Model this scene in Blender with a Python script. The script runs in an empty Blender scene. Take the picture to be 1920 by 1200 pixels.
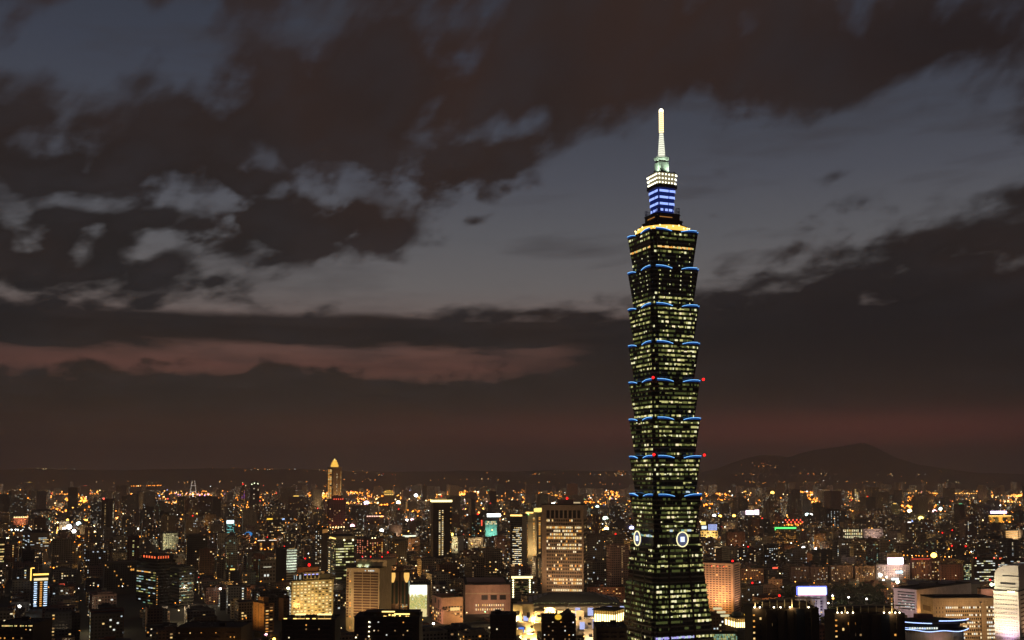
import bpy, math, random
import numpy as np
from mathutils import Vector, Matrix
random.seed(7)
C = bpy.context.scene
COL = C.collection
# ------------------------------------------------------------------ camera (a hill viewpoint, looking level with the far ridge)
F, CX, PP, PITCH, CAMZ = 2060.0, 960.0, 730.9, math.radians(4.5), 173.0
cam = bpy.data.cameras.new('camera'); cam.lens = 36.0 * F / 1920; cam.sensor_width = 36.0
cam.shift_y = (PP - 600.0) / 1920; cam.clip_start = 1.0; cam.clip_end = 90000.0
camo = bpy.data.objects.new('camera', cam); COL.objects.link(camo)
camo.location = (0, 0, CAMZ); camo.rotation_euler = (math.radians(90) + PITCH, 0, 0)
C.camera = camo
CP, SP = math.cos(PITCH), math.sin(PITCH)
def ray(px, py):
    a, c = (px - CX) / F, (PP - py) / F
    return a, CP - c * SP, SP + c * CP          # x, y, z
def P(px, py, Y):
    x, y, z = ray(px, py)
    return Vector((x / y * Y, Y, CAMZ + z / y * Y))
def PX(v):
    x, y, z = v[0], v[1], v[2] - CAMZ
    d = y * CP + z * SP
    return CX + F * x / d, PP - F * (-y * SP + z * CP) / d
def azel(px, py):
    x, y, z = ray(px, py)
    return math.atan2(x, y), math.atan2(z, math.hypot(x, y))
def lin(*c):
    return tuple((v / 255 / 12.92 if v <= 10 else ((v / 255 + .055) / 1.055) ** 2.4) for v in c)

# ------------------------------------------------------------------ node helper
class S:
    def __init__(s, t, k): s.t, s.k = t, k
    def _m(s, op, *a):
        n = s.t.nodes.new('ShaderNodeMath'); n.operation = op
        for i, v in enumerate((s,) + a):
            if isinstance(v, S): s.t.links.new(v.k, n.inputs[i])
            else: n.inputs[i].default_value = v
        return S(s.t, n.outputs[0])
    def __add__(s, o): return s._m('ADD', o)
    def __sub__(s, o): return s._m('SUBTRACT', o)
    def __mul__(s, o): return s._m('MULTIPLY', o)
    def __truediv__(s, o): return s._m('DIVIDE', o)
    __radd__ = __add__; __rmul__ = __mul__
    def mx(s, o): return s._m('MAXIMUM', o)
    def mn(s, o): return s._m('MINIMUM', o)
    def pw(s, o): return s._m('POWER', o)
    def exp(s): return s._m('EXPONENT')
    def frac(s): return s._m('FRACT')
    def floor(s): return s._m('FLOOR')
    def lt(s, o): return s._m('LESS_THAN', o)
    def gt(s, o): return s._m('GREATER_THAN', o)
    def step(s, a, b):
        n = s.t.nodes.new('ShaderNodeMapRange'); n.interpolation_type = 'SMOOTHSTEP'
        s.t.links.new(s.k, n.inputs[0]); n.inputs[1].default_value = a; n.inputs[2].default_value = b
        return S(s.t, n.outputs[0])
def vec(t, *a):
    n = t.nodes.new('ShaderNodeCombineXYZ')
    for i, v in enumerate(a):
        if isinstance(v, S): t.links.new(v.k, n.inputs[i])
        else: n.inputs[i].default_value = v
    return n.outputs[0]
def noise(t, v, scale, detail=4, rough=.55, dist=0.0, col=False):
    n = t.nodes.new('ShaderNodeTexNoise'); n.inputs['Scale'].default_value = scale
    n.inputs['Detail'].default_value = detail; n.inputs['Roughness'].default_value = rough
    n.inputs['Distortion'].default_value = dist
    if v is not None: t.links.new(v, n.inputs['Vector'])
    return S(t, n.outputs['Fac'])
def wnoise(t, v):
    n = t.nodes.new('ShaderNodeTexWhiteNoise'); n.noise_dimensions = '3D'; t.links.new(v, n.inputs['Vector'])
    return S(t, n.outputs['Value']), n.outputs['Color']
def sep(t, v):
    n = t.nodes.new('ShaderNodeSeparateXYZ'); t.links.new(v, n.inputs[0])
    return [S(t, o) for o in n.outputs]
def mixc(t, f, a, b, mode='MIX'):
    n = t.nodes.new('ShaderNodeMix'); n.data_type = 'RGBA'; n.blend_type = mode
    if isinstance(f, S): t.links.new(f.k, n.inputs[0])
    else: n.inputs[0].default_value = f
    for v, i in ((a, 6), (b, 7)):
        if isinstance(v, tuple): n.inputs[i].default_value = (*v[:3], 1)
        else: t.links.new(v, n.inputs[i])
    return n.outputs[2]
def ramp(t, f, stops):
    n = t.nodes.new('ShaderNodeValToRGB'); e = n.color_ramp.elements
    while len(e) < len(stops): e.new(.5)
    for q, (p, c) in zip(e, sorted(stops)): q.position = p
    for q, (p, c) in zip(n.color_ramp.elements, sorted(stops)): q.position = p; q.color = (*c, 1)
    t.links.new(f.k, n.inputs[0]); return n.outputs[0]

# ------------------------------------------------------------------ world: last dusk light behind broken cloud
W = bpy.data.worlds.new('World'); C.world = W; W.use_nodes = True
def build_sky():
    t = W.node_tree; t.nodes.clear()
    tc = t.nodes.new('ShaderNodeTexCoord'); dx, dy, dz = sep(t, tc.outputs['Generated'])
    n = t.nodes.new('ShaderNodeMath'); n.operation = 'ARCTAN2'; t.links.new(dx.k, n.inputs[0]); t.links.new(dy.k, n.inputs[1])
    az = S(t, n.outputs[0]); el = dz._m('ARCSINE')
    # broken-cloud noise in a tilted, horizon-compressed frame
    q = (el.mx(-.02) + .16)
    r = el / q
    u = az * 1.0 - el * .5
    wv = vec(t, az * 3.0, r * 7.0, 2.0)
    w1 = noise(t, wv, 1.6, 2, .5) - .5; w2 = noise(t, vec(t, az * 3.0, r * 7.0, 9.0), 1.6, 2, .5) - .5
    n1 = noise(t, vec(t, u * 4.6 + w1 * .55, r * 7.5 + w2 * .9, 0.0), 1.35, 5, .52) - .5
    n2 = noise(t, vec(t, u * 9.0 + w2 * .5, r * 15.0 + w1 * .6, 4.0), 1.5, 4, .5) - .5
    n3 = noise(t, vec(t, u * 21.0 + w1 * .8, r * 27.0 + w2 * .9, 6.0), 1.3, 3, .5) - .5
    wisp = noise(t, vec(t, az * 5.0 - el * 5.0, el * 26.0 + w1 * .5, 11.0), 1.2, 4, .55) - .5
    streak = noise(t, vec(t, az * 4.0 + el * 2.0, el * 34.0, 7.0), 1.0, 4, .55) - .5
    billow = noise(t, vec(t, az * 24.0, el * 36.0, 1.0), 1.0, 3, .5) - .5
    def blob(px, py, rx, ry, amt, rot=0.0):
        a0, e0 = azel(px, py); c, s = math.cos(rot), math.sin(rot)
        x = az - a0; y = el - e0
        X = x * (c * F / rx) + y * (s * F / rx); Y = x * (-s * F / ry) + y * (c * F / ry)
        return (X * X + Y * Y)._m('MULTIPLY', -1.0).exp() * amt
    Fd = None
    rad = math.radians
    for b in [(240, 115, 210, 72, -1.25, rad(6)), (330, 20, 190, 40, -.55, rad(20)), (560, 52, 130, 40, -.5, rad(12)), (20, 110, 90, 22, -.3, 0),
              (60, 10, 120, 25, -.35, 0), (760, 30, 140, 60, .25, 0),
              (1120, 350, 300, 120, -1.05, 0), (1010, 470, 330, 85, -1.05, rad(6)), (760, 525, 240, 55, -.95, 0), (1230, 250, 190, 90, -.6, 0),
              (1480, 340, 330, 95, -.9, rad(-3)), (1820, 250, 210, 80, -.72, rad(16)), (1700, 170, 170, 30, -.4, rad(14)), (1250, 70, 110, 16, -.3, rad(10)), (1180, 60, 170, 100, .55, 0), (1090, 190, 110, 60, .5, 0), (1010, 255, 75, 40, .42, 0), (700, 350, 55, 30, .45, 0), (850, 320, 75, 42, .75, 0), (945, 300, 70, 40, .6, 0), (760, 240, 140, 45, .4, 0), (790, 280, 70, 80, .45, 0), (1850, 70, 190, 60, .5, 0), (1640, 150, 120, 40, .25, rad(10)), (420, 330, 120, 24, .3, 0), (640, 265, 90, 30, .3, 0), (600, 395, 60, 30, .35, 0), (500, 450, 80, 40, .35, 0), (1420, 130, 200, 60, .3, 0),
              (1290, 520, 260, 50, -.55, 0), (1660, 440, 300, 40, -.25, 0), (640, 320, 190, 60, -.42, rad(18)), (850, 260, 130, 40, -.4, rad(14)), (370, 375, 230, 22, -.3, rad(6)),
              (590, 560, 260, 20, -.4, 0), (430, 500, 160, 45, -.36, rad(-8)), (80, 380, 150, 16, -.3, 0), (980, 560, 300, 30, -.4, 0),
              (1090, 640, 190, 55, -.42, 0),
              (200, 480, 330, 70, .6, 0), (480, 450, 170, 60, .35, 0), (640, 410, 130, 50, .55, rad(8)), (560, 470, 120, 40, .3, 0), (830, 320, 85, 50, .42, 0), (940, 300, 80, 50, .35, 0),
              (250, 270, 500, 80, .45, 0), (700, 180, 400, 70, .45, 0), (1100, 120, 500, 80, .35, 0),
              (1560, 620, 560, 85, 1.05, rad(1)), (1780, 450, 150, 32, .85, rad(6)), (1860, 375, 210, 24, .7, rad(7)), (1470, 470, 130, 22, .42, rad(-4)), (1440, 430, 90, 9, .6, rad(9)),
              (1330, 322, 50, 12, .6, 0), (1560, 332, 70, 12, .6, rad(6)), (1125, 345, 42, 20, .7, rad(-15)), (1000, 345, 34, 14, .6, 0), (1440, 395, 300, 10, .12, 0),
              (885, 412, 40, 15, .9, 0), (780, 390, 60, 20, .5, 0), (690, 440, 60, 25, .5, 0), (300, 370, 60, 18, -.3, 0), (180, 390, 70, 14, -.35, 0), (380, 400, 70, 20, -.5, rad(-20)), (500, 300, 60, 30, -.35, rad(20)), (690, 370, 50, 26, -.5, rad(-20)), (560, 400, 40, 16, -.35, 0), (270, 490, 40, 20, -.6, 0), (440, 510, 70, 18, -.5, 0), (560, 300, 70, 24, -.3, 0), (870, 260, 60, 14, -.4, rad(10)), (450, 580, 130, 10, -.5, 0), (180, 560, 60, 9, -.3, rad(-10)), (1180, 560, 90, 12, .4, 0), (1000, 588, 70, 10, .5, 0)]:
        v = blob(*b); Fd = v if Fd is None else Fd + v
    def band(y0, y1, soft, xa=None, xb=None, sx=120):
        e0, e1 = azel(960, y1)[1], azel(960, y0)[1]; s_ = soft / F
        v = (el + billow * (6 * s_ / 10)).step(e0 - s_, e0 + s_) * ((el).step(e1 - s_, e1 + s_) * -1.0 + 1.0)
        if xa is not None: v = v * az.step(azel(xa - sx, 600)[0], azel(xa + sx, 600)[0])
        if xb is not None: v = v * (az.step(azel(xb - sx, 600)[0], azel(xb + sx, 600)[0]) * -1.0 + 1.0)
        return v
    vo = t.nodes.new('ShaderNodeTexVoronoi'); vo.feature = 'SMOOTH_F1'; vo.inputs['Smoothness'].default_value = .45; vo.inputs['Scale'].default_value = 1.0
    t.links.new(vec(t, az * (F / 105) - el * 6.0 + n2 * 1.6 + n3 * .9, el * (F / 62) + n1 * 1.5 + n3 * .9, 0.0), vo.inputs['Vector'])
    puff = S(t, vo.outputs['Distance']) * -1.0 + .44
    pm = blob(480, 410, 430, 120, 1.0, rad(8)) + blob(850, 330, 170, 90, .5) + blob(1500, 440, 400, 90, .35)
    dens = Fd + n1 * (1.0 - .0) * 1.9 + n2 * 2.5 + n3 * 1.9 + streak * .8 + .30 + pm * (puff * 1.9 + n3 * 1.6)
    dark = band(585, 645, 14); pink = band(640, 712, 14, None, 1010, 90); low = band(716, 1300, 10)
    # billowing tops of the far cloud bank
    topedge = el - azel(300, 696)[1] - billow * .06 - (az + .24) * -.012 - n1 * .05
    bank = (topedge.step(-.006, .007) * -1.0 + 1.0)
    # the long dark stratus edge wanders
    strat = (el + billow * .006 + streak * .014 - azel(500, 588)[1]).step(-.004, .004) * -1.0 + 1.0
    strat_low = (el + billow * .007 + streak * .02 + n2 * .012 - azel(500, 650)[1]).step(-.005, .006)
    strat = strat * strat_low * (az.step(azel(1180, 600)[0], azel(1420, 600)[0]) * -.35 + 1.0)
    cov = dens.step(-.5, .56)
    below = (el - azel(500, 600)[1]).step(-.006, .006) * -1.0 + 1.0         # under the stratus the noise sky is replaced
    rightc = az.step(azel(930, 600)[0], azel(1160, 600)[0])
    clear_low = (strat * -1.0 + 1.0) * (bank * -1.0 + 1.0) * (rightc * -1.0 + 1.0)
    cov_low = clear_low * -1.0 + 1.0
    pinkn = (streak * 2.2 + n2 * 1.4 + n3 * .8 + .16).mx(0.0).mn(.8)
    cov_low = (cov_low + pinkn * .8).mn(1.0)
    cov2 = cov * (below * -1.0 + 1.0) + cov_low * below
    cov2 = cov2.mx(strat * .97)
    ynorm = (el * (1 / .42) + .02)
    def st(rows): return [(max(0., min(1., azel(960, y)[1] / .42 + .02)), lin(*c)) for y, c in rows]
    clear = ramp(t, ynorm, st([(0, (56, 60, 71)), (120, (61, 65, 77)), (250, (69, 72, 82)), (340, (79, 81, 90)), (450, (94, 94, 98)), (540, (106, 102, 102)),
                               (585, (112, 101, 98)), (640, (104, 76, 69)), (690, (96, 63, 57)), (730, (78, 55, 50)), (800, (62, 47, 44)), (893, (62, 46, 40))]))
    clear = mixc(t, (wisp * 2.6).mx(0.0).mn(.55), clear, lin(58, 54, 56))
    cloud = ramp(t, ynorm, st([(0, (47, 36, 33)), (120, (44, 34, 32)), (250, (41, 33, 31)), (400, (35, 30, 29)), (520, (31, 28, 28)), (600, (25, 24, 26)), (650, (24, 23, 24)),
                               (720, (32, 30, 31)), (770, (35, 31, 31)), (830, (48, 38, 36)), (870, (60, 46, 40)), (893, (62, 48, 40))]))
    mott = noise(t, vec(t, az * 5.0, r * 6.0, 3.0), 1.2, 3, .5)
    cloud = mixc(t, ((mott - .38) * 1.7).mx(0.0).mn(.8), cloud, lin(56, 39, 32))
    cloud = mixc(t, ((n2 + n3 * .5) * 1.6 + .1).mx(0.0).mn(.5), cloud, lin(47, 44, 47))
    cloud = mixc(t, (blob(1600, 640, 460, 130, .9) + blob(300, 615, 900, 45, .35) + blob(1800, 60, 300, 80, .4)).mn(.9), cloud, lin(21, 20, 24))
    red = blob(1300, 815, 620, 38, .7) + blob(1750, 806, 300, 34, .5)
    cloud = mixc(t, red.mn(.95), cloud, lin(90, 45, 43))
    col = mixc(t, cov2, clear, cloud)
    edge = (cov2 * (cov2 * -1.0 + 1.0)) * .5
    bg = t.nodes.new('ShaderNodeBackground'); t.links.new(col, bg.inputs[0]); bg.inputs[1].default_value = 1.0
    # physical twilight under it all: sun just below the horizon ahead
    sk = t.nodes.new('ShaderNodeTexSky'); sk.sky_type = 'NISHITA'; sk.sun_disc = False
    sk.sun_elevation = math.radians(-4.5); sk.sun_rotation = math.radians(-20)
    b2 = t.nodes.new('ShaderNodeBackground'); t.links.new(sk.outputs[0], b2.inputs[0]); b2.inputs[1].default_value = .05
    ad = t.nodes.new('ShaderNodeAddShader'); t.links.new(bg.outputs[0], ad.inputs[0]); t.links.new(b2.outputs[0], ad.inputs[1])
    o = t.nodes.new('ShaderNodeOutputWorld'); t.links.new(ad.outputs[0], o.inputs[0])
build_sky()
W.cycles.sampling_method = 'MANUAL'; W.cycles.sample_map_resolution = 512
C.view_settings.view_transform = 'Standard'; C.view_settings.look = 'None'; C.view_settings.exposure = 0; C.view_settings.gamma = 1
cy = C.cycles
cy.max_bounces = 4; cy.diffuse_bounces = 1; cy.glossy_bounces = 2; cy.transmission_bounces = 2; cy.volume_bounces = 0
cy.sample_clamp_indirect = .6; cy.caustics_reflective = False; cy.caustics_refractive = False
cy.use_denoising = True; cy.use_adaptive_sampling = True; cy.adaptive_threshold = .012

# ------------------------------------------------------------------ materials
MATS = {}
def E(name, col, k, sample=False):
    key = ('E', name)
    if key in MATS: return MATS[key]
    m = bpy.data.materials.new(name); m.use_nodes = True; t = m.node_tree; t.nodes.clear()
    e = t.nodes.new('ShaderNodeEmission'); e.inputs[0].default_value = (*col, 1); e.inputs[1].default_value = k
    o = t.nodes.new('ShaderNodeOutputMaterial'); t.links.new(e.outputs[0], o.inputs[0])
    m.cycles.emission_sampling = 'AUTO' if sample else 'NONE'
    MATS[key] = m; return m
def base_mat(name):
    m = bpy.data.materials.new(name); m.use_nodes = True; t = m.node_tree
    return m, t, t.nodes['Principled BSDF']
def wallm(name, col, rough=.8, var=.35, scale=.15, lines=0.0, spec=.3, metal=0.0):
    key = ('W', name)
    if key in MATS: return MATS[key]
    m, t, b = base_mat(name)
    tc = t.nodes.new('ShaderNodeTexCoord'); v = tc.outputs['Object']
    x, y, z = sep(t, v)
    n = noise(t, v, scale, 5, .6); st = noise(t, vec(t, x * .9, y * .9, z * .05), 1.0, 3, .6)
    f = n * .6 + st * .4
    f = f.step(.3, .72)
    if lines:
        f = f * .8 + (z / lines).frac().lt(.12) * .35
    c = mixc(t, f, col, tuple(v_ * (1 - var) for v_ in col))
    t.links.new(c, b.inputs['Base Color']); b.inputs['Roughness'].default_value = rough
    b.inputs['Specular IOR Level'].default_value = spec; b.inputs['Metallic'].default_value = metal
    MATS[key] = m; return m
def glassm(name, col, rough=.06, fh=4.2, lift=.03, bay=1.5):
    key = ('G', name)
    if key in MATS: return MATS[key]
    m, t, b = base_mat(name)
    tc = t.nodes.new('ShaderNodeTexCoord'); x, y, z = sep(t, tc.outputs['Object'])
    sp = (z / fh).frac().lt(.34); mu = (((x + y) / bay).frac()).lt(.1)
    w, wc = wnoise(t, vec(t, (x / bay).floor(), (y / bay).floor(), (z / fh).floor()))
    c = mixc(t, w, col, tuple(v * .35 for v in col))
    c = mixc(t, sp.mx(mu * .7), c, (col[0] * .8 + lift, col[1] * .8 + lift * .82, col[2] * .8 + lift * .62))
    t.links.new(c, b.inputs['Base Color']); t.links.new((sp * .3 + w * .05 + rough).k, b.inputs['Roughness'])
    b.inputs['Specular IOR Level'].default_value = .5
    MATS[key] = m; return m
def cityfacade(name, floor=3.3, bay=3.4):
    """walls with a grid of dark window openings; the tone is the building's own paint, kept in a colour attribute,
    and the share of rooms with a lamp on is kept in the second uv layer"""
    m, t, b = base_mat(name)
    uv = t.nodes.new('ShaderNodeUVMap'); uv.uv_map = 'UVMap'; u, v, _ = sep(t, uv.outputs[0])
    pr = t.nodes.new('ShaderNodeUVMap'); pr.uv_map = 'rooms'; p, s, _ = sep(t, pr.outputs[0])
    at = t.nodes.new('ShaderNodeVertexColor'); at.layer_name = 'tone'
    cu, cv = u / bay, v / floor
    fu, fv = cu.frac(), cv.frac()
    win = fu.gt(.22) * fu.lt(.8) * fv.gt(.3) * fv.lt(.8) * v.gt(0.0)
    w, wc = wnoise(t, vec(t, cu.floor(), cv.floor(), s))
    w2, _ = wnoise(t, vec(t, cu.floor(), cv.floor(), s + 3.7))
    lit = w.lt(p) * win
    dirt = noise(t, vec(t, u * .25, v * .04, s), 1.0, 4, .6).step(.35, .75)
    wall = mixc(t, dirt * .5, at.outputs[0], (.02, .018, .016))
    t.links.new(mixc(t, win, wall, (.015, .017, .02)), b.inputs['Base Color'])
    t.links.new((win * -.6 + .85).k, b.inputs['Roughness'])
    ec = ramp(t, w2, [(0, (1, .34, .05)), (.45, (1, .54, .15)), (.75, (1, .82, .48)), (.93, (.9, .97, 1)), (1, (.9, 1, .7))])
    t.links.new(ec, b.inputs['Emission Color']); t.links.new((lit * (w2 * 1.5 + .4)).k, b.inputs['Emission Strength'])
    m.cycles.emission_sampling = 'NONE'
    return m
WW = [E('window_warm', (1, .66, .24), 1.1), E('window_gold', (1, .43, .08), 1.0), E('window_cream', (1, .83, .5), 1.2), E('window_white', (.95, 1, .9), 1.0),
      E('window_dim', (1, .6, .25), .3), E('window_lime', (.92, .86, .32), .66), E('window_lime_dim', (.6, .62, .18), .28), E('window_pale', (1, .96, .55), 1.05),
      E('window_cool', (.75, .92, 1), .8), E('window_teal', (.45, .9, .75), .45), E('window_lime_faint', (.42, .5, .14), .14)]
LILAC = E('window_lilac', (.5, .45, 1), 1.0)
WARM, GOLD, CREAM, WHITE, DIM, LIME, LIMED, PALE, COOL, TEAL, LIMEF = WW
GLASS = wallm('window_glass', (.012, .013, .016), .5, .2, spec=.15)
DARKW = wallm('dark_concrete', (.06, .05, .045)); CONC = wallm('grey_concrete', (.28, .26, .24)); TAN = wallm('tan_stone', (.42, .33, .24), lines=3.6)
CREAMW = wallm('cream_tile', (.5, .42, .3)); WHITEW = wallm('white_panel', (.7, .68, .64), .6, .2); BRICK = wallm('red_brick', (.2, .075, .05)); PINKW = wallm('pink_granite', (.42, .27, .22))
ROOFM = wallm('roof_bitumen', (.05, .047, .045), .9); METAL = wallm('painted_steel', (.16, .16, .17), .4, .3, metal=.6); BRONZE = wallm('dark_bronze', (.05, .035, .025), .4, metal=.5)
RED = E('red_beacon', (1, .012, .012), 3.2); RED_SIGN = E('red_sign', (1, .1, .05), 1.6)
SODIUM = E('sodium_lamp', (1, .5, .1), 6.0); WLAMP = E('white_lamp', (1, .93, .75), 6.0); GLAMP = E('gold_strip', (1, .62, .16), 2.6)
BLUEL = E('blue_neon', (.06, .16, 1), 1.5); BLUEW = E('blue_white_neon', (.4, .55, 1), 2.4)

# ------------------------------------------------------------------ mesh helpers
class MB:
    def __init__(s): s.v, s.f, s.m = [], [], []
    def quad(s, a, b, c, d, m=0):
        i = len(s.v); s.v += [tuple(a), tuple(b), tuple(c), tuple(d)]; s.f.append((i, i + 1, i + 2, i + 3)); s.m.append(m)
    def box(s, c, sz, m=0, rz=0.0, bottom=False):
        cx, cy_, cz = c; hx, hy, hz = sz[0] / 2, sz[1] / 2, sz[2] / 2; co, si = math.cos(rz), math.sin(rz)
        i = len(s.v)
        for dz in (-hz, hz):
            for dx, dy in ((-hx, -hy), (hx, -hy), (hx, hy), (-hx, hy)):
                s.v.append((cx + dx * co - dy * si, cy_ + dx * si + dy * co, cz + dz))
        for q in ((0, 1, 5, 4), (1, 2, 6, 5), (2, 3, 7, 6), (3, 0, 4, 7), (4, 5, 6, 7)) + (((3, 2, 1, 0),) if bottom else ((3, 2, 1, 0),)):
            s.f.append(tuple(i + k for k in q)); s.m.append(m)
        return s
    def loft(s, rings, m=0, cap=True, smooth=False):
        n = len(rings[0]); i = len(s.v)
        for r in rings: s.v += [tuple(p) for p in r]
        for k in range(len(rings) - 1):
            for j in range(n):
                a = i + k * n + j; b = i + k * n + (j + 1) % n
                s.f.append((a, b, b + n, a + n)); s.m.append(m)
        if cap:
            s.f.append(tuple(range(i + n - 1, i - 1, -1))); s.m.append(m)
            e = i + (len(rings) - 1) * n
            s.f.append(tuple(range(e, e + n))); s.m.append(m)
        return s
    def cyl(s, c, r0, h, r1=None, n=16, m=0):
        r1 = r0 if r1 is None else r1
        ring = lambda r, z: [(c[0] + r * math.cos(2 * math.pi * k / n), c[1] + r * math.sin(2 * math.pi * k / n), c[2] + z) for k in range(n)]
        return s.loft([ring(r0, 0), ring(r1, h)], m)
    def ball(s, c, r, m=0, n=8, k=5, sz=1.0):
        rings = []
        for a in range(k + 1):
            th = math.pi * (a / k - .5); rr = max(.02, math.cos(th)) * r
            rings.append([(c[0] + rr * math.cos(2 * math.pi * j / n), c[1] + rr * math.sin(2 * math.pi * j / n), c[2] + r * sz * math.sin(th)) for j in range(n)])
        return s.loft(rings, m)
    def bar(s, a, b, r, n=5, m=0, r1=None):
        a, b = Vector(a), Vector(b); d = (b - a).normalized(); u = d.orthogonal().normalized(); w = d.cross(u); r1 = r if r1 is None else r1
        ring = lambda p, q: [p + (u * math.cos(2 * math.pi * k / n) + w * math.sin(2 * math.pi * k / n)) * q for k in range(n)]
        return s.loft([ring(a, r), ring(b, r1)], m)
    def build(s, name, mats, parent=None, smooth=False):
        me = bpy.data.meshes.new(name); me.from_pydata(s.v, [], s.f)
        for m in (mats if isinstance(mats, (list, tuple)) else [mats]): me.materials.append(m)
        me.polygons.foreach_set('material_index', s.m)
        if smooth: me.polygons.foreach_set('use_smooth', [True] * len(s.f))
        me.update(); o = bpy.data.objects.new(name, me); COL.objects.link(o); o.parent = parent
        return o
def empty(name, loc, rz=0.0):
    o = bpy.data.objects.new(name, None); COL.objects.link(o); o.location = loc; o.rotation_euler = (0, 0, rz); o.empty_display_size = 1; return o
def tag(o, label=None, cat=None, group=None, kind=None):
    if label: o['label'] = label
    if cat: o['category'] = cat
    if group: o['group'] = group
    if kind: o['kind'] = kind
    return o
QM = {}
def quadmesh(mat):                       # unit window pane facing -y, shared by every window of that light
    if mat.name not in QM:
        me = bpy.data.meshes.new('window'); me.from_pydata([(-.5, 0, -.5), (.5, 0, -.5), (.5, 0, .5), (-.5, 0, .5), (-.46, -.3, -.46), (.46, -.3, -.46), (.46, -.3, .46), (-.46, -.3, .46)], [],
                      [(4, 5, 6, 7), (0, 1, 5, 4), (1, 2, 6, 5), (2, 3, 7, 6), (3, 0, 4, 7)])
        me.materials.append(mat); QM[mat.name] = me
    return QM[mat.name]
def put_windows(root, wins, name='window', most=100, cap=None):
    """wins: (x, y, z, rz, w, h, mat); the largest up to `most` become parts of their own, the rest one part"""
    wins = sorted(wins, key=lambda q: (q[6] in (GLASS,), -q[4] * q[5]))
    for x, y, z, rz, w, h, m in wins[:most]:
        o = bpy.data.objects.new(name, quadmesh(m)); COL.objects.link(o); o.parent = root
        o.location = (x, y, z); o.rotation_euler = (0, 0, rz); o.scale = (w, .4, h)
    rest = wins[most:]
    if rest:
        mb = MB(); ms = []
        for x, y, z, rz, w, h, m in rest:
            if m not in ms: ms.append(m)
            mb.box((x + .06 * math.sin(rz), y - .06 * math.cos(rz), z), (w, .14, h), ms.index(m), rz)
        mb.build(name, ms, root)['kind'] = 'stuff'
def flood(root, loc, aim, power, col=(1, .62, .25), size=math.radians(95), r=1.0, fixture=True):
    """a floodlight: a small lamp housing and its light, on the ground or a roof of the building it lights"""
    if power > 8000 and root.parent is None:
        c_, s_ = math.cos(root.rotation_euler.z), math.sin(root.rotation_euler.z)
        for q in (0, .5): x_, y_ = (loc[0] + (aim[0] - loc[0]) * q, loc[1] + (aim[1] - loc[1]) * q); KEEP.append((root.location.x + x_ * c_ - y_ * s_, root.location.y + x_ * s_ + y_ * c_, 16 + power ** .5 / 32))
    l = bpy.data.lights.new('floodlight', 'SPOT'); l.energy = power; l.color = col; l.spot_size = size; l.spot_blend = .9; l.shadow_soft_size = r
    o = bpy.data.objects.new('floodlight_lamp', l); COL.objects.link(o); o.parent = root; o.location = loc
    d = Vector(aim) - Vector(loc); o.rotation_euler = d.to_track_quat('-Z', 'Y').to_euler()
    if fixture:
        p = Vector(loc) - d.normalized() * 1.6
        fb = MB().box(p, (1.6, 1.2, 1.0))
        if 4 < loc[2] < 75: fb.bar((p.x, p.y, -.2), (p.x, p.y, p.z - .5), .22, 6)
        fb.build('floodlight', METAL, root)
    return o
KEEP = []
HEROES = []      # px rect of each landmark, its depth, footprint and short name

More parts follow.
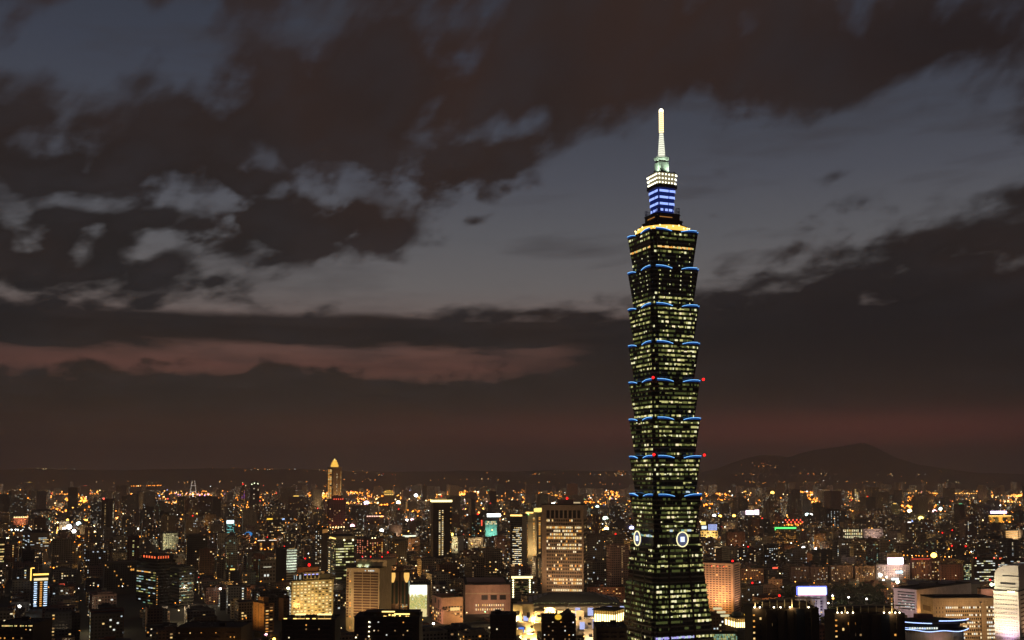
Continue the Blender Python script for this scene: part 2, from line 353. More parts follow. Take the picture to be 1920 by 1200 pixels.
# ------------------------------------------------------------------ the great tower
TD = 1000.0
TP = P(1247, 893, TD); TX = TP.x
TROT = math.radians(22.0)
def tz(y): return P(1247, y, TD).z
def build_tower():
    root = empty('skyscraper', (TX, TD, 0), TROT)
    tag(root, 'tallest tower, dark green glass stacked in flaring tiers with blue light strips and lit spire', 'skyscraper', kind='thing')
    gl = glassm('tower_glass', (.014, .03, .022), .05, lift=.14)
    def ring(h, z, n=2.3):
        c = [(h, -(h - 2 * n)), (h, h - 2 * n), (h - n, h - 2 * n), (h - n, h - n), (h - 2 * n, h - n)]
        pts = []
        for k in range(4):
            co, si = ((1, 0), (0, 1), (-1, 0), (0, -1))[k]
            pts += [(x * co - y * si, x * si + y * co, z) for x, y in c]
        return pts
    sq = lambda h, z: [(-h, -h, z), (h, -h, z), (h, h, z), (-h, h, z)]
    Z0, SH = tz(997), (tz(441) - tz(997)) / 8
    HB, HT = 21.4, 25.1
    wins = []
    rnd = random.Random(101)
    def half(z):                               # half width of the wall at height z
        if z >= Z0: return HB + (HT - HB) * ((z - Z0) % SH) / (SH - 1.6)
        return 34.2 + (24.3 - 34.2) * (z / (Z0 - 14)) if z < Z0 - 14 else 23.4
    def face_pt(f, u, z, off):
        h = half(z) + off
        ang = {0: 0.0, 1: -math.pi / 2}[f]     # 0 the right-hand face (-y), 1 the left-hand face (-x)
        co, si = math.cos(ang), math.sin(ang)
        x, y = u, -h
        return (x * co - y * si, x * si + y * co, z), ang
    def row(f, z, p, tint, u0, u1, hgt=1.85, cw=1.05, persist=.72):
        on = rnd.random() < p; u = u0; run = 0
        while u < u1 - .4:
            if rnd.random() > persist: on = rnd.random() < p
            w = min(cw * rnd.choice((1, 1, 2, 2, 3)), u1 - u)
            if on:
                r = rnd.random()
                if tint == 'gold': m = GOLD if r < .4 else WARM if r < .75 else LIME
                elif tint == 'lilac': m = LILAC if r < .8 else COOL
                elif tint == 'cool': m = COOL if r < .5 else TEAL if r < .8 else LIME
                else: m = LIME if r < .30 else LIMED if r < .60 else PALE if r < .70 else LIMEF if r < .95 else CREAM
                hh = hgt * rnd.choice((.55, .8, 1, 1)); zz = z + (hgt - hh) * rnd.choice((.5, -.2))
                (x, y, zc), ang = face_pt(f, u + w / 2, zz, .1)
                wins.append((x, y, zc, ang, w * .93, hh, m))
            elif rnd.random() < p * .85 + .12:
                (x, y, zc), ang = face_pt(f, u + w / 2, z, .1); wins.append((x, y, zc, ang, w * .93, hgt, LIMEF))  # faint filler panes, partly added to lift the dark glass with their glow
            u += w
    R = {7: [.3, .5, 0, .8, .45, 0, .04, .04], 6: [.02, .02, .02, .02, .02, .04, .62, .3], 5: [.6, .45, .6, .5, .35, .35, .75, .6], 4: [.75, .6, .62, .6, .4, .4, .2, .1],
         3: [.5, .15, .6, .5, .45, .3, .25, .6], 2: [.7, .5, .45, .6, .1, .4, .12, .1], 1: [.35, .85, .6, .6, .4, .3, .4, .1], 0: [.15, .2, .3, .75, .6, .35, .2, .35]}
    L = {7: [.4, .4, 0, .55, .15, 0, .05, 0], 6: [.02, .02, .02, .02, .02, .04, .65, .35], 5: [.5, .5, .5, .5, .1, .25, .6, .4], 4: [.3, .5, .7, .65, .3, .3, .2, .1],
         3: [.4, .5, .1, .2, .7, .75, .5, .5], 2: [.3, .3, .4, .2, .1, .5, .4, .1], 1: [.6, .6, .4, .3, .3, .1, .1, .1], 0: [.2, .4, .6, .4, .3, .1, .1, .3]}  # some extra lit panes imitate city lights reflected in the glass
    for s in range(8):
        zb = Z0 + s * SH; zt = zb + SH
        mb = MB(); mb.loft([ring(HB, zb), ring(HT, zt - 1.6)])
        mb.build('facade', gl, root)
        mb = MB(); mb.loft([ring(HT + .05, zt - 1.6), ring(HT + .15, zt - .5), ring(HB + .9, zt - .002)]); mb.build('cornice', BRONZE, root)
        fh = (SH - 2.2) / 8
        for k in range(8):
            z = zt - 2.0 - fh * (k + .55)
            for f, D in ((0, R), (1, L)):
                h = half(z); p = min(.95, D[s][k] * 1.12)
                tint = 'gold' if (s == 7 and k == 3) else 'cool' if (s == 1 and k == 7) or (s == 0 and k == 7) else ''
                row(f, z, p, tint, -h + 4.8, h - 4.8)
                for sg in (-1, 1):             # the stepped corner bays
                    if rnd.random() < p * .75:
                        hh = h - 2.3; ang = (0.0, -math.pi / 2)[f]; u = sg * (h - 3.45); co, si = math.cos(ang), math.sin(ang); y = -hh - .1
                        wins.append((u * co - y * si, u * si + y * co, z, ang, 2.0, 1.8, rnd.choice((LIME, LIMED, PALE, LIMEF))))
                if s in (6, 7) and not (s == 7 and k < 5):  # single lamps down the dark plant floors
                    for uu in ((-17, -6.5, 4.5, 15) if f == 0 else (-12, 2, 13)):
                        if rnd.random() < .72:
                            (x, y, zc), ang = face_pt(f, uu, z, .15); wins.append((x, y, zc, ang, .85, .95, PALE if rnd.random() < .6 else LIME))
    # base: a tall truncated pyramid, three bays a side
    zk = Z0 - 14
    MB().loft([ring(34.2, 0), ring(24.3, zk)]).build('base', gl, root)
    MB().loft([ring(25.2, zk + .003), ring(25.2, zk + 1.6), ring(23.4, zk + 3.2), ring(23.4, Z0 - 1.2), ring(24.2, Z0 - .9), ring(24.2, Z0 - .003)]).build('transfer_storey', wallm('tower_dark_panel', (.035, .03, .028), .35), root)
    for f in (0, 1):
        for k in range(3): row(f, Z0 - 2.6 - .0 * k, .5 if k == 0 else 0, 'cool' if f == 1 else '', -20, 20, hgt=2.2)
    bays = [(-.93, -.50), (-.44, .30), (.36, .93)]
    for yy, pr, pl in [(1022, .8, .5), (1031, .5, .3), (1041, .55, .25), (1050, .4, .25), (1059, .6, .45), (1068, .6, .5), (1096, .6, .6), (1105, .7, .45), (1114, .75, .4),
                       (1123, .7, .45), (1132, .55, .3), (1141, .65, .5), (1150, .6, .4), (1160, .55, .45), (1172, .12, .1), (1188, .8, .6), (1198, .2, .3)]:
        z = tz(yy) + 1.0
        for f in (0, 1):
            h = half(z)
            for i, (a, b) in enumerate(bays):
                if f == 1: a, b = -b, -a
                q = (pr, pl)[f] * rnd.choice((.6, .9, 1.2))
                row(f, z, q, 'lilac' if yy == 1188 and f == 0 and i < 2 else '', a * h, b * h, hgt=2.1, persist=.8)
    for zz in (tz(1083), tz(1176)):            # plant-floor ledges
        h = half(zz); MB().loft([ring(h + .5, zz - 1.0), ring(h + .5, zz)]).build('ledge', BRONZE, root)
    for f in range(4):                         # the deep vertical joints between bays
        ang = (0, -math.pi / 2, math.pi, math.pi / 2)[f]
        for a in (-.47, .33):
            mb = MB(); mb.quad(*[Vector(face_pt(0, a * half(z) + du, z, .35)[0]) for z, du in ((0, -1.1), (0, 1.1), (zk - .5, 1.0), (zk - .5, -1.0))])
            o = mb.build('joint', BRONZE, root); o.rotation_euler.z = ang
    put_windows(root, wins)
    # blue light strips: a curved eave on each half of every face, with its bright tube; the tube's light on the eave is put in as emission
    def strip_mesh(mirror, tube):
        n = 10; rings = []
        for i in range(n + 1):
            q = i / n; u = -HT + 4.0 + 16.2 * q
            drop = 0 if q < .25 else 2.0 * ((q - .25) / .75) ** 2
            bow = 1.2 * (1 - (2 * q - 1) ** 2)
            y0 = -(HT - .6); y1 = -(HT + .3 + bow * .3)
            zt, zb = .5 - drop, -1.0 - drop * .45
            if tube: zt, zb, y0, y1 = zt + .4, zt + .02, y1 + .5, y1 - .15
            uu = -u if mirror else u
            r = [(uu, y0, zb), (uu, y1, zb), (uu, y1, zt), (uu, y0, zt)]
            rings.append(r if not mirror else r[::-1])
        mb = MB().loft(rings)
        if not tube:                               # the underside is plain metal
            for q in range(n): mb.m[q * 4 + (0 if not mirror else 2)] = 1
        return mb
    bm = E('blue_strip_glow', (.012, .085, .36), .6); bt = E('blue_tube', (.2, .52, 1), 1.9)
    proto = {}
    for mir in (0, 1):
        for tube in (0, 1):
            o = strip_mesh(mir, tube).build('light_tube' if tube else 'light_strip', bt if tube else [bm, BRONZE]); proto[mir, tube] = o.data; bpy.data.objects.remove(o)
    om = MB(); om.loft([[(math.cos(a) * r, y, math.sin(a) * r * 1.15) for a in [k * math.pi / 6 for k in range(12)]] for y, r in ((0, 1.6), (-1.6, 1.6), (-2.0, 1.1))])
    oo = om.build('ornament', BRONZE); omesh = oo.data; bpy.data.objects.remove(oo)
    for s in range(8):
        zt = Z0 + (s + 1) * SH - .3
        for f in range(4):
            ang = (0, -math.pi / 2, math.pi, math.pi / 2)[f]
            for mir in (0, 1):
                a = bpy.data.objects.new('light_strip', proto[mir, 0]); COL.objects.link(a); a.parent = root; a.location = (0, 0, zt); a.rotation_euler.z = ang
                b = bpy.data.objects.new('light_tube', proto[mir, 1]); COL.objects.link(b); b.parent = a
            c = bpy.data.objects.new('ornament', omesh); COL.objects.link(c); c.parent = root
            c.location = Matrix.Rotation(ang, 3, 'Z') @ Vector((0, -(HT + .5), zt - 2.6)); c.rotation_euler.z = ang
    # coin emblems standing off the four faces
    for f in range(4):
        ang = (0, -math.pi / 2, math.pi, math.pi / 2)[f]
        e = bpy.data.objects.new('coin_emblem', None); COL.objects.link(e); e.parent = root
        e.location = Matrix.Rotation(ang, 3, 'Z') @ Vector((0, -29.0, tz(1008))); e.rotation_euler.z = ang
        circ = lambda r, y: [(math.cos(k * math.pi / 20) * r, y, math.sin(k * math.pi / 20) * r * 1.12) for k in range(40)]
        MB().loft([circ(5.4, 1.4), circ(5.4, .2)]).build('coin_disc', E('coin_face', (.09, .10, .17), 1.0), e)
        MB().loft([circ(5.3, .1), circ(5.3, -.5), circ(6.1, -.5), circ(6.1, .1)], cap=False).build('coin_rim', E('coin_rim', (1, .88, .45), 1.5), e)
        MB().box((0, -.4, 0), (3.9, .5, 4.4)).build('coin_square', E('coin_square', (.62, .72, 1), 1.8), e)
    # crown
    zt = Z0 + 8 * SH
    MB().cyl((0, 0, zt + .003), 24.2, 4.6, 23.2, 48).build('lit_terrace', E('terrace_gold_glow', (1, .56, .1), 1.5), root)  # floodlight on this wall is put in as its own gold emission
    MB().cyl((0, 0, zt + 4.61), 23.6, .8, 23.2, 48).build('terrace_coping', BRONZE, root)
    for k in range(26):
        a = k * 2 * math.pi / 26; MB().ball((24.9 * math.cos(a), 24.9 * math.sin(a), zt + 2 + (k % 3)), .8, n=6, k=4).build('terrace_lamp', E('terrace_lamp', (1, .72, .3), 3.0), root)
    def tier(h0, h1, ya, yb, mat, name, eps=0.0): MB().loft([ring(h0, tz(yb) + eps, h0 * .1), ring(h1, tz(ya), h1 * .1)]).build(name, mat, root)
    dk = wallm('crown_dark_panel', (.07, .05, .04), .5)
    tier(14.3, 14.3, 420, 433, dk, 'crown_tier', .05); tier(15.0, 15.0, 418.5, 420, BRONZE, 'cornice', .003)
    tier(12.6, 12.6, 407, 418.5, dk, 'crown_tier', .003); tier(13.2, 13.2, 405.5, 407, BRONZE, 'cornice', .003)
    ez = tz(413)
    for f in range(4):
        ang = (0, -math.pi / 2, math.pi, math.pi / 2)[f]
        o = MB().box((-3.5 if f != 1 else 2, -12.9, ez), (13, .4, .7)).build('glow_strip', E('crown_glow', (1, .42, .1), .35), root); o.rotation_euler.z = ang
    tier(8.0, 9.5, 357, 405.5, E('crown_blue_glow', (.008, .02, .17), .55), 'blue_crown', .003)  # blue light on the tier is put into an emissive colour
    for i, yy in enumerate((362.5, 374.2, 386, 397.3)):
        z = tz(yy); h = 8.0 + 1.5 * (405.5 - yy) / 48.5 + .05
        for f in range(4):
            ang = (0, -math.pi / 2, math.pi, math.pi / 2)[f]
            for u0, u1 in (((-.84, .17), (.27, .9)) if i < 3 else ((-.8, -.45), (-.2, .12), (.27, .7))):
                o = MB().box(((u0 + u1) / 2 * h, -h, z), ((u1 - u0) * h, .3, 2.1)).build('blue_window', E('crown_blue_window', (.30, .42, 1), 1.5), root); o.rotation_euler.z = ang
    tier(11.0, 11.0, 350.5, 357, dk, 'crown_ledge', .003)
    tier(8.9, 9.9, 329, 350.5, E('crown_white_glow', (.42, .36, .2), .55), 'lamp_gallery', .003)  # lamp light on the gallery wall is put in as emission
    lm = MB().ball((0, 0, 0), .85, n=6, k=4).build('gallery_lamp', E('gallery_lamp', (1, .95, .7), 3.0)); lme = lm.data; bpy.data.objects.remove(lm)
    for yy in (332.5, 340, 347.5):
        z = tz(yy); h = 8.9 + (350.5 - yy) / 21.5 + .3
        for f in range(4):
            for k in range(6 if f < 2 else 4):
                u = (-.86 + 1.72 * k / (5 if f < 2 else 3)) * h; ang = (0, -math.pi / 2, math.pi, math.pi / 2)[f]
                o = bpy.data.objects.new('gallery_lamp', lme); COL.objects.link(o); o.parent = root; o.location = Matrix.Rotation(ang, 3, 'Z') @ Vector((u, -h - .5, z))
    tier(10.3, 10.3, 328, 329, BRONZE, 'cornice', .003)
    gs = wallm('crown_green_stone', (.3, .36, .3), .5, .2)
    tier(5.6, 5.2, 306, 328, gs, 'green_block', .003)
    tier(4.6, 4.6, 303.5, 306, dk, 'crown_neck', .003)
    mb = MB(); n = 24; pr = [(4.2, tz(303.5) + .003), (5.6, tz(302.4)), (7.2, tz(299)), (7.4, tz(297.5)), (6.4, tz(297.3)), (5.0, tz(300))]
    mb.loft([[(r * math.cos(2 * math.pi * k / n), r * math.sin(2 * math.pi * k / n), z) for k in range(n)] for r, z in pr]); mb.build('collar', gs, root)
    zs, zm, ze = tz(300), tz(249), tz(209)
    MB().cyl((0, 0, zs + .003), 3.7, zm - zs, 1.8, 12).build('spire', E('spire_white_glow', (1, 1, .8), 1.15), root)  # floodlit shaft: the white light is put in as emission
    for k in range(12):
        q = (k + .5) / 12; MB().cyl((0, 0, zs + (zm - zs) * q), 3.8 - 1.9 * q, .35, n=12).build('spire_ring', wallm('spire_ring', (.25, .27, .24)), root)
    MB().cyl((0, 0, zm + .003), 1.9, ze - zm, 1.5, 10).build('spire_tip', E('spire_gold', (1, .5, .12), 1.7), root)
    for k in range(11): MB().cyl((0, 0, zm + (ze - zm) * (k + .3) / 11), 2.2, (ze - zm) / 30, n=10).build('spire_glow_ring', E('spire_ring_glow', (1, .78, .4), 3.0), root)  # added glowing rings that brighten the gold tip
    MB().ball((0, 0, ze + .6), 2.0).build('spire_lamp', E('spire_lamp', (1, .9, .6), 8.0), root)
    for a in (.3, 1.9, 3.4, 5.0):
        MB().bar((4.2 * math.cos(a), 4.2 * math.sin(a), tz(305)), (4.2 * math.cos(a), 4.2 * math.sin(a), tz(291)), .16).build('antenna', METAL, root)
    for sx, sy in ((-11.5, -11.5), (11.5, -11.5), (11.5, 11.5), (-11.5, 11.5)):
        mb = MB(); z0, z1 = tz(406), tz(394)
        for k in range(3):
            x, y = sx * (1 - .13 * k), sy; mb.bar((x, y, z0), (x, y, z1), .25); mb.bar((x, sy * .8, z0), (x, sy * .8, z1), .25)
        for z in (z0 + 2, (z0 + z1) / 2, z1): mb.bar((sx, sy, z), (sx * .74, sy, z), .2); mb.bar((sx, sy, z), (sx, sy * .8, z), .2)
        mb.build('antenna_rack', METAL, root)
    for s in (3, 1):
        for sx, sy in ((-1, -1), (1, -1), (1, 1)):
            q = HT + .6; MB().ball((sx * q, sy * q, Z0 + (s + 1) * SH + 1.0), 1.25).build('beacon', RED, root)
    flood(root, (5.8, -10.5, tz(328) + 1), (2, -3, tz(305)), 16000, (.85, 1, .8), r=.5); flood(root, (-10.5, -5.8, tz(328) + 1), (-3, -2, tz(305)), 16000, (.85, 1, .8), r=.5)
    HEROES.append((1166, 432, 1340, 1205, TD, (TX, TD), 50, 'tallest tower'))
    return root
build_tower()

# ------------------------------------------------------------------ the setting: ground, far hills
def build_ground():
    m, t, b = base_mat('ground_asphalt'); tc = t.nodes.new('ShaderNodeTexCoord'); x, y, z = sep(t, tc.outputs['Object'])
    big = noise(t, vec(t, x * .002, y * .002, 0.0), 1.0, 5, .6).step(.42, .62); sm = noise(t, vec(t, x * .08, y * .08, 1.0), 1.0, 5, .6)
    c = mixc(t, big, (.05, .047, .045), (.02, .028, .014)); c = mixc(t, sm * .6, c, (.02, .018, .016))
    t.links.new(c, b.inputs['Base Color']); b.inputs['Roughness'].default_value = .9
    mb = MB(); n = 24
    for i in range(n):
        for j in range(n):
            x0, x1 = -21000 + 42000 * i / n, -21000 + 42000 * (i + 1) / n; y0, y1 = -900 + 22900 * j / n, -900 + 22900 * (j + 1) / n
            mb.quad((x0, y0, 0), (x1, y0, 0), (x1, y1, 0), (x0, y1, 0))
    tag(mb.build('ground', m), kind='structure')
    # the wooded slope the picture was taken from falls away below the camera
    rnd = random.Random(3); mb = MB(); g = {}
    for i in range(21):
        for j in range(11):
            X = -260 + 26 * i; Y = -60 + 34 * j; q = j / 10
            g[i, j] = (X, Y, max(-.5, 158 * (1 - q) ** 1.35 - 12 + 8 * rnd.random()) if q < .98 else -.5)
    for i in range(20):
        for j in range(10): mb.quad(g[i, j], g[i + 1, j], g[i + 1, j + 1], g[i, j + 1])
    tag(mb.build('hillside', wallm('hill_scrub', (.03, .04, .02), .95, .6, .05)), kind='structure')
    hm = wallm('far_hill_woods', (.028, .034, .022), .95, .5, .004)
    def ridge(name, pts, D, foot, seed):
        rnd = random.Random(seed); xs = np.arange(pts[0][0], pts[-1][0] + 1, 9.0)
        ys = np.interp(xs, [p[0] for p in pts], [p[1] for p in pts]); rows = 7; mb = MB(); grid = []
        jit = np.cumsum(np.array([rnd.uniform(-.5, .5) for _ in xs])); jit = jit - np.convolve(jit, np.ones(15) / 15, 'same')
        for x, y, jj in zip(xs, ys, jit):
            top = P(x, y + jj, D); col = []
            for k in range(rows):
                q = k / (rows - 1); Y = D - foot + foot * q
                h = (top.z - 30) * (q ** 1.25) * (1 + .16 * math.sin(x * .05 + k * 1.7) * (1 - q)) + 30 * q
                col.append((top.x * (Y / D) + rnd.uniform(-40, 40) * (1 - q), Y, h if k else -2))
            b_ = top; col.append((b_.x, D + 1500, -2)); grid.append(col)
        for i in range(len(grid) - 1):
            for k in range(rows): mb.quad(grid[i][k], grid[i + 1][k], grid[i + 1][k + 1], grid[i][k + 1])
        tag(mb.build(name, hm, smooth=True), kind='structure')
    ridge('hills', [(-260, 878), (0, 881), (60, 878), (140, 880), (250, 881), (330, 879), (420, 878), (520, 879), (600, 880), (660, 883), (760, 885), (860, 882), (960, 884), (1040, 881), (1120, 883), (1210, 882), (1290, 886), (1400, 892)], 13000, 2600, 1)
    ridge('mountain', [(1180, 893), (1300, 888), (1340, 879), (1390, 862), (1425, 852), (1455, 854), (1480, 858), (1500, 850), (1530, 843), (1570, 838), (1600, 833), (1617, 829), (1640, 838), (1680, 858), (1720, 870), (1770, 879), (1830, 886), (1920, 889), (2120, 886), (2300, 880)], 15500, 3000, 2)
build_ground()

# ------------------------------------------------------------------ landmark buildings
class B:
    def __init__(s, name, label, cat, lm, x0, xs, x1, ytop, ybot, D, a=0.0, depth=24.0, mat=CONC, roof=True, group=None, body=True):
        a = math.radians(a); yq = (ytop + min(ybot, 1200)) / 2; k = lambda px: P(px, yq, 1.0).x
        if a == 0: xs = x0
        X0, Xs, X1 = k(x0), k(xs), k(x1); Cx = Xs * D; ca, sa = math.cos(a), math.sin(a)
        if a > 0:
            w = (X1 * D - Cx) / (ca - X1 * sa); d = (Cx - X0 * D) / (X0 * ca + sa); loc = (-w / 2, -d / 2)
        elif a < 0:
            w = (Cx - X0 * D) / (ca - X0 * sa); d = (X1 * D - Cx) / (-sa - X1 * ca); loc = (w / 2, -d / 2)
        else: w = (X1 - Xs) * D; d = depth; loc = (-w / 2, -d / 2)
        if not (3 < w < 400 and 3 < d < 200): print('BAD', name, lm, round(w, 1), round(d, 1)); d = min(max(abs(d), 8), 80); w = min(max(abs(w), 6), 200)
        s.w, s.d, s.a, s.D, s.xs = w, d, a, D, xs
        cx = Cx - (loc[0] * ca - loc[1] * sa); cy_ = D - (loc[0] * sa + loc[1] * ca)
        s.root = tag(empty(name, (cx, cy_, 0), a), label, cat, group, 'thing')
        s.h = P(xs, ytop, D).z; s.mat = mat; s.wins = []; s.c = (cx, cy_)
        HEROES.append((x0, ytop, x1, ybot, D, (cx, cy_), math.hypot(w, d) / 2, lm))
        if body:
            s.wall = MB().box((0, 0, s.h / 2), (w, d, s.h)).build('wall', mat, s.root)
            if roof: s.parapet()
    def parapet(s, mat=None, hh=.9):
        mb = MB(); w, d, h = s.w + .3, s.d + .3, s.h + hh / 2 + .003
        for c, sz in (((0, -d / 2, h), (w, .4, hh)), ((0, d / 2, h), (w, .4, hh)), ((-w / 2 + .2, 0, h), (.4, d - .42, hh)), ((w / 2 - .2, 0, h), (.4, d - .42, hh))): mb.box(c, sz)
        mb.box((0, 0, s.h + .08), (s.w - .9, s.d - .9, .15)); mb.build('roof', mat or ROOFM, s.root)
    def z(s, y): return P(s.xs, y, s.D).z
    def u(s, px): # px on the front face -> local x
        X = P(px, 1040, 1.0).x
        # front plane through near corner, direction (ca, sa)
        ca, sa = math.cos(s.a), math.sin(s.a); ox, oy = s.loc3((0, -s.d / 2, 0))[:2]
        return (X * oy - ox) / (ca - X * sa)
    def loc3(s, p):
        ca, sa = math.cos(s.a), math.sin(s.a); return (s.c[0] + p[0] * ca - p[1] * sa, s.c[1] + p[0] * sa + p[1] * ca, p[2])
    def fpt(s, face, u, z, off=.06):           # u in -.5..+.5 across the face
        if face == 'front': return (u * s.w, -s.d / 2 - off, z, 0.0, s.w)
        if face == 'left': return (-s.w / 2 - off, -u * s.d, z, -math.pi / 2, s.d)
        return (s.w / 2 + off, u * s.d, z, math.pi / 2, s.d)
    def win(s, face, cols, rows, ya, yb, p=.3, mats=(WARM,), dark=None, u0=-.48, u1=.48, fx=.62, fz=.55, seed=1, rowp=None, run=0.0):
        rnd = random.Random(seed * 31 + cols * 7 + rows); za, zb = s.z(ya), s.z(yb); on = False
        for j in range(rows):
            pp = p if rowp is None else rowp[j % len(rowp)]
            z = za + (zb - za) * (j + .5) / rows; hz = abs(zb - za) / rows * fz
            for i in range(cols):
                u = u0 + (u1 - u0) * (i + .5) / cols
                on = on if rnd.random() < run else rnd.random() < pp
                x, y, zc, rz, W_ = s.fpt(face, u, z)
                ww = W_ * (u1 - u0) / cols * fx
                if on: s.wins.append((x, y, zc, rz, ww, hz * rnd.choice((1, 1, .8)), rnd.choice(mats)))
                elif dark: s.wins.append((x, y, zc, rz, ww, hz, dark))
        return s
    def box(s, name, mat, c, sz, **k): return MB().box(c, sz).build(name, mat, s.root)
    def bar(s, name, mat, face, ua, ub, ya, yb, out=.5, off=.02):
        u = (ua + ub) / 2; z = (s.z(ya) + s.z(yb)) / 2; x, y, zc, rz, W_ = s.fpt(face, u, z, off + out / 2)
        return MB().box((x, y, zc), ((ub - ua) * W_, out, abs(s.z(ya) - s.z(yb))), 0, rz).build(name, mat, s.root)
    def slabs(s, name, mat, face, n, ya, yb, thick=.5, out=.7, ua=-.5, ub=.5):
        for i in range(n):
            y = ya + (yb - ya) * i / max(1, n - 1); dz = thick * F / s.D / 2; s.bar(name, mat, face, ua, ub, y - dz, y + dz, out)
    def beacon(s, u=0, v=0, zz=0.0, r=1.4, mat=RED):
        MB().bar((u * s.w, v * s.d, s.h), (u * s.w, v * s.d, s.h + zz + 2.2), .18).ball((u * s.w, v * s.d, s.h + zz + 2.6), r, 1).build('beacon', [METAL, mat], s.root)
    def pent(s, u0, u1, y, mat=None, dfrac=.5, name='penthouse'):
        z1 = s.z(y); s.box(name, mat or s.mat, ((u0 + u1) / 2 * s.w, 0, (s.h + z1) / 2 + .2), ((u1 - u0) * s.w, s.d * dfrac, z1 - s.h)); s.ph = z1
    def lampdots(s, face, pts, r, mat, name='lamp'):
        for u, y in pts:
            x, yy, zc, rz, W_ = s.fpt(face, u, s.z(y), r * .7); MB().ball((x, yy, zc), r, n=6, k=4).build(name, mat, s.root)
    def done(s, most=100): put_windows(s.root, s.wins, most=most); return s

def roof_clutter(b, n=3, seed=1):
    rnd = random.Random(seed)
    for k in range(n):
        x, y = rnd.uniform(-.32, .32) * b.w, rnd.uniform(-.3, .3) * b.d
        if k == 0: b.box('stair_house', b.mat, (x, y, b.h + 1.7), (min(5, b.w * .3), min(4.4, b.d * .3), 3.2))
        else: MB().cyl((x, y, b.h + .2), 1.1, 2.0, n=10).build('water_tank', METAL, b.root)

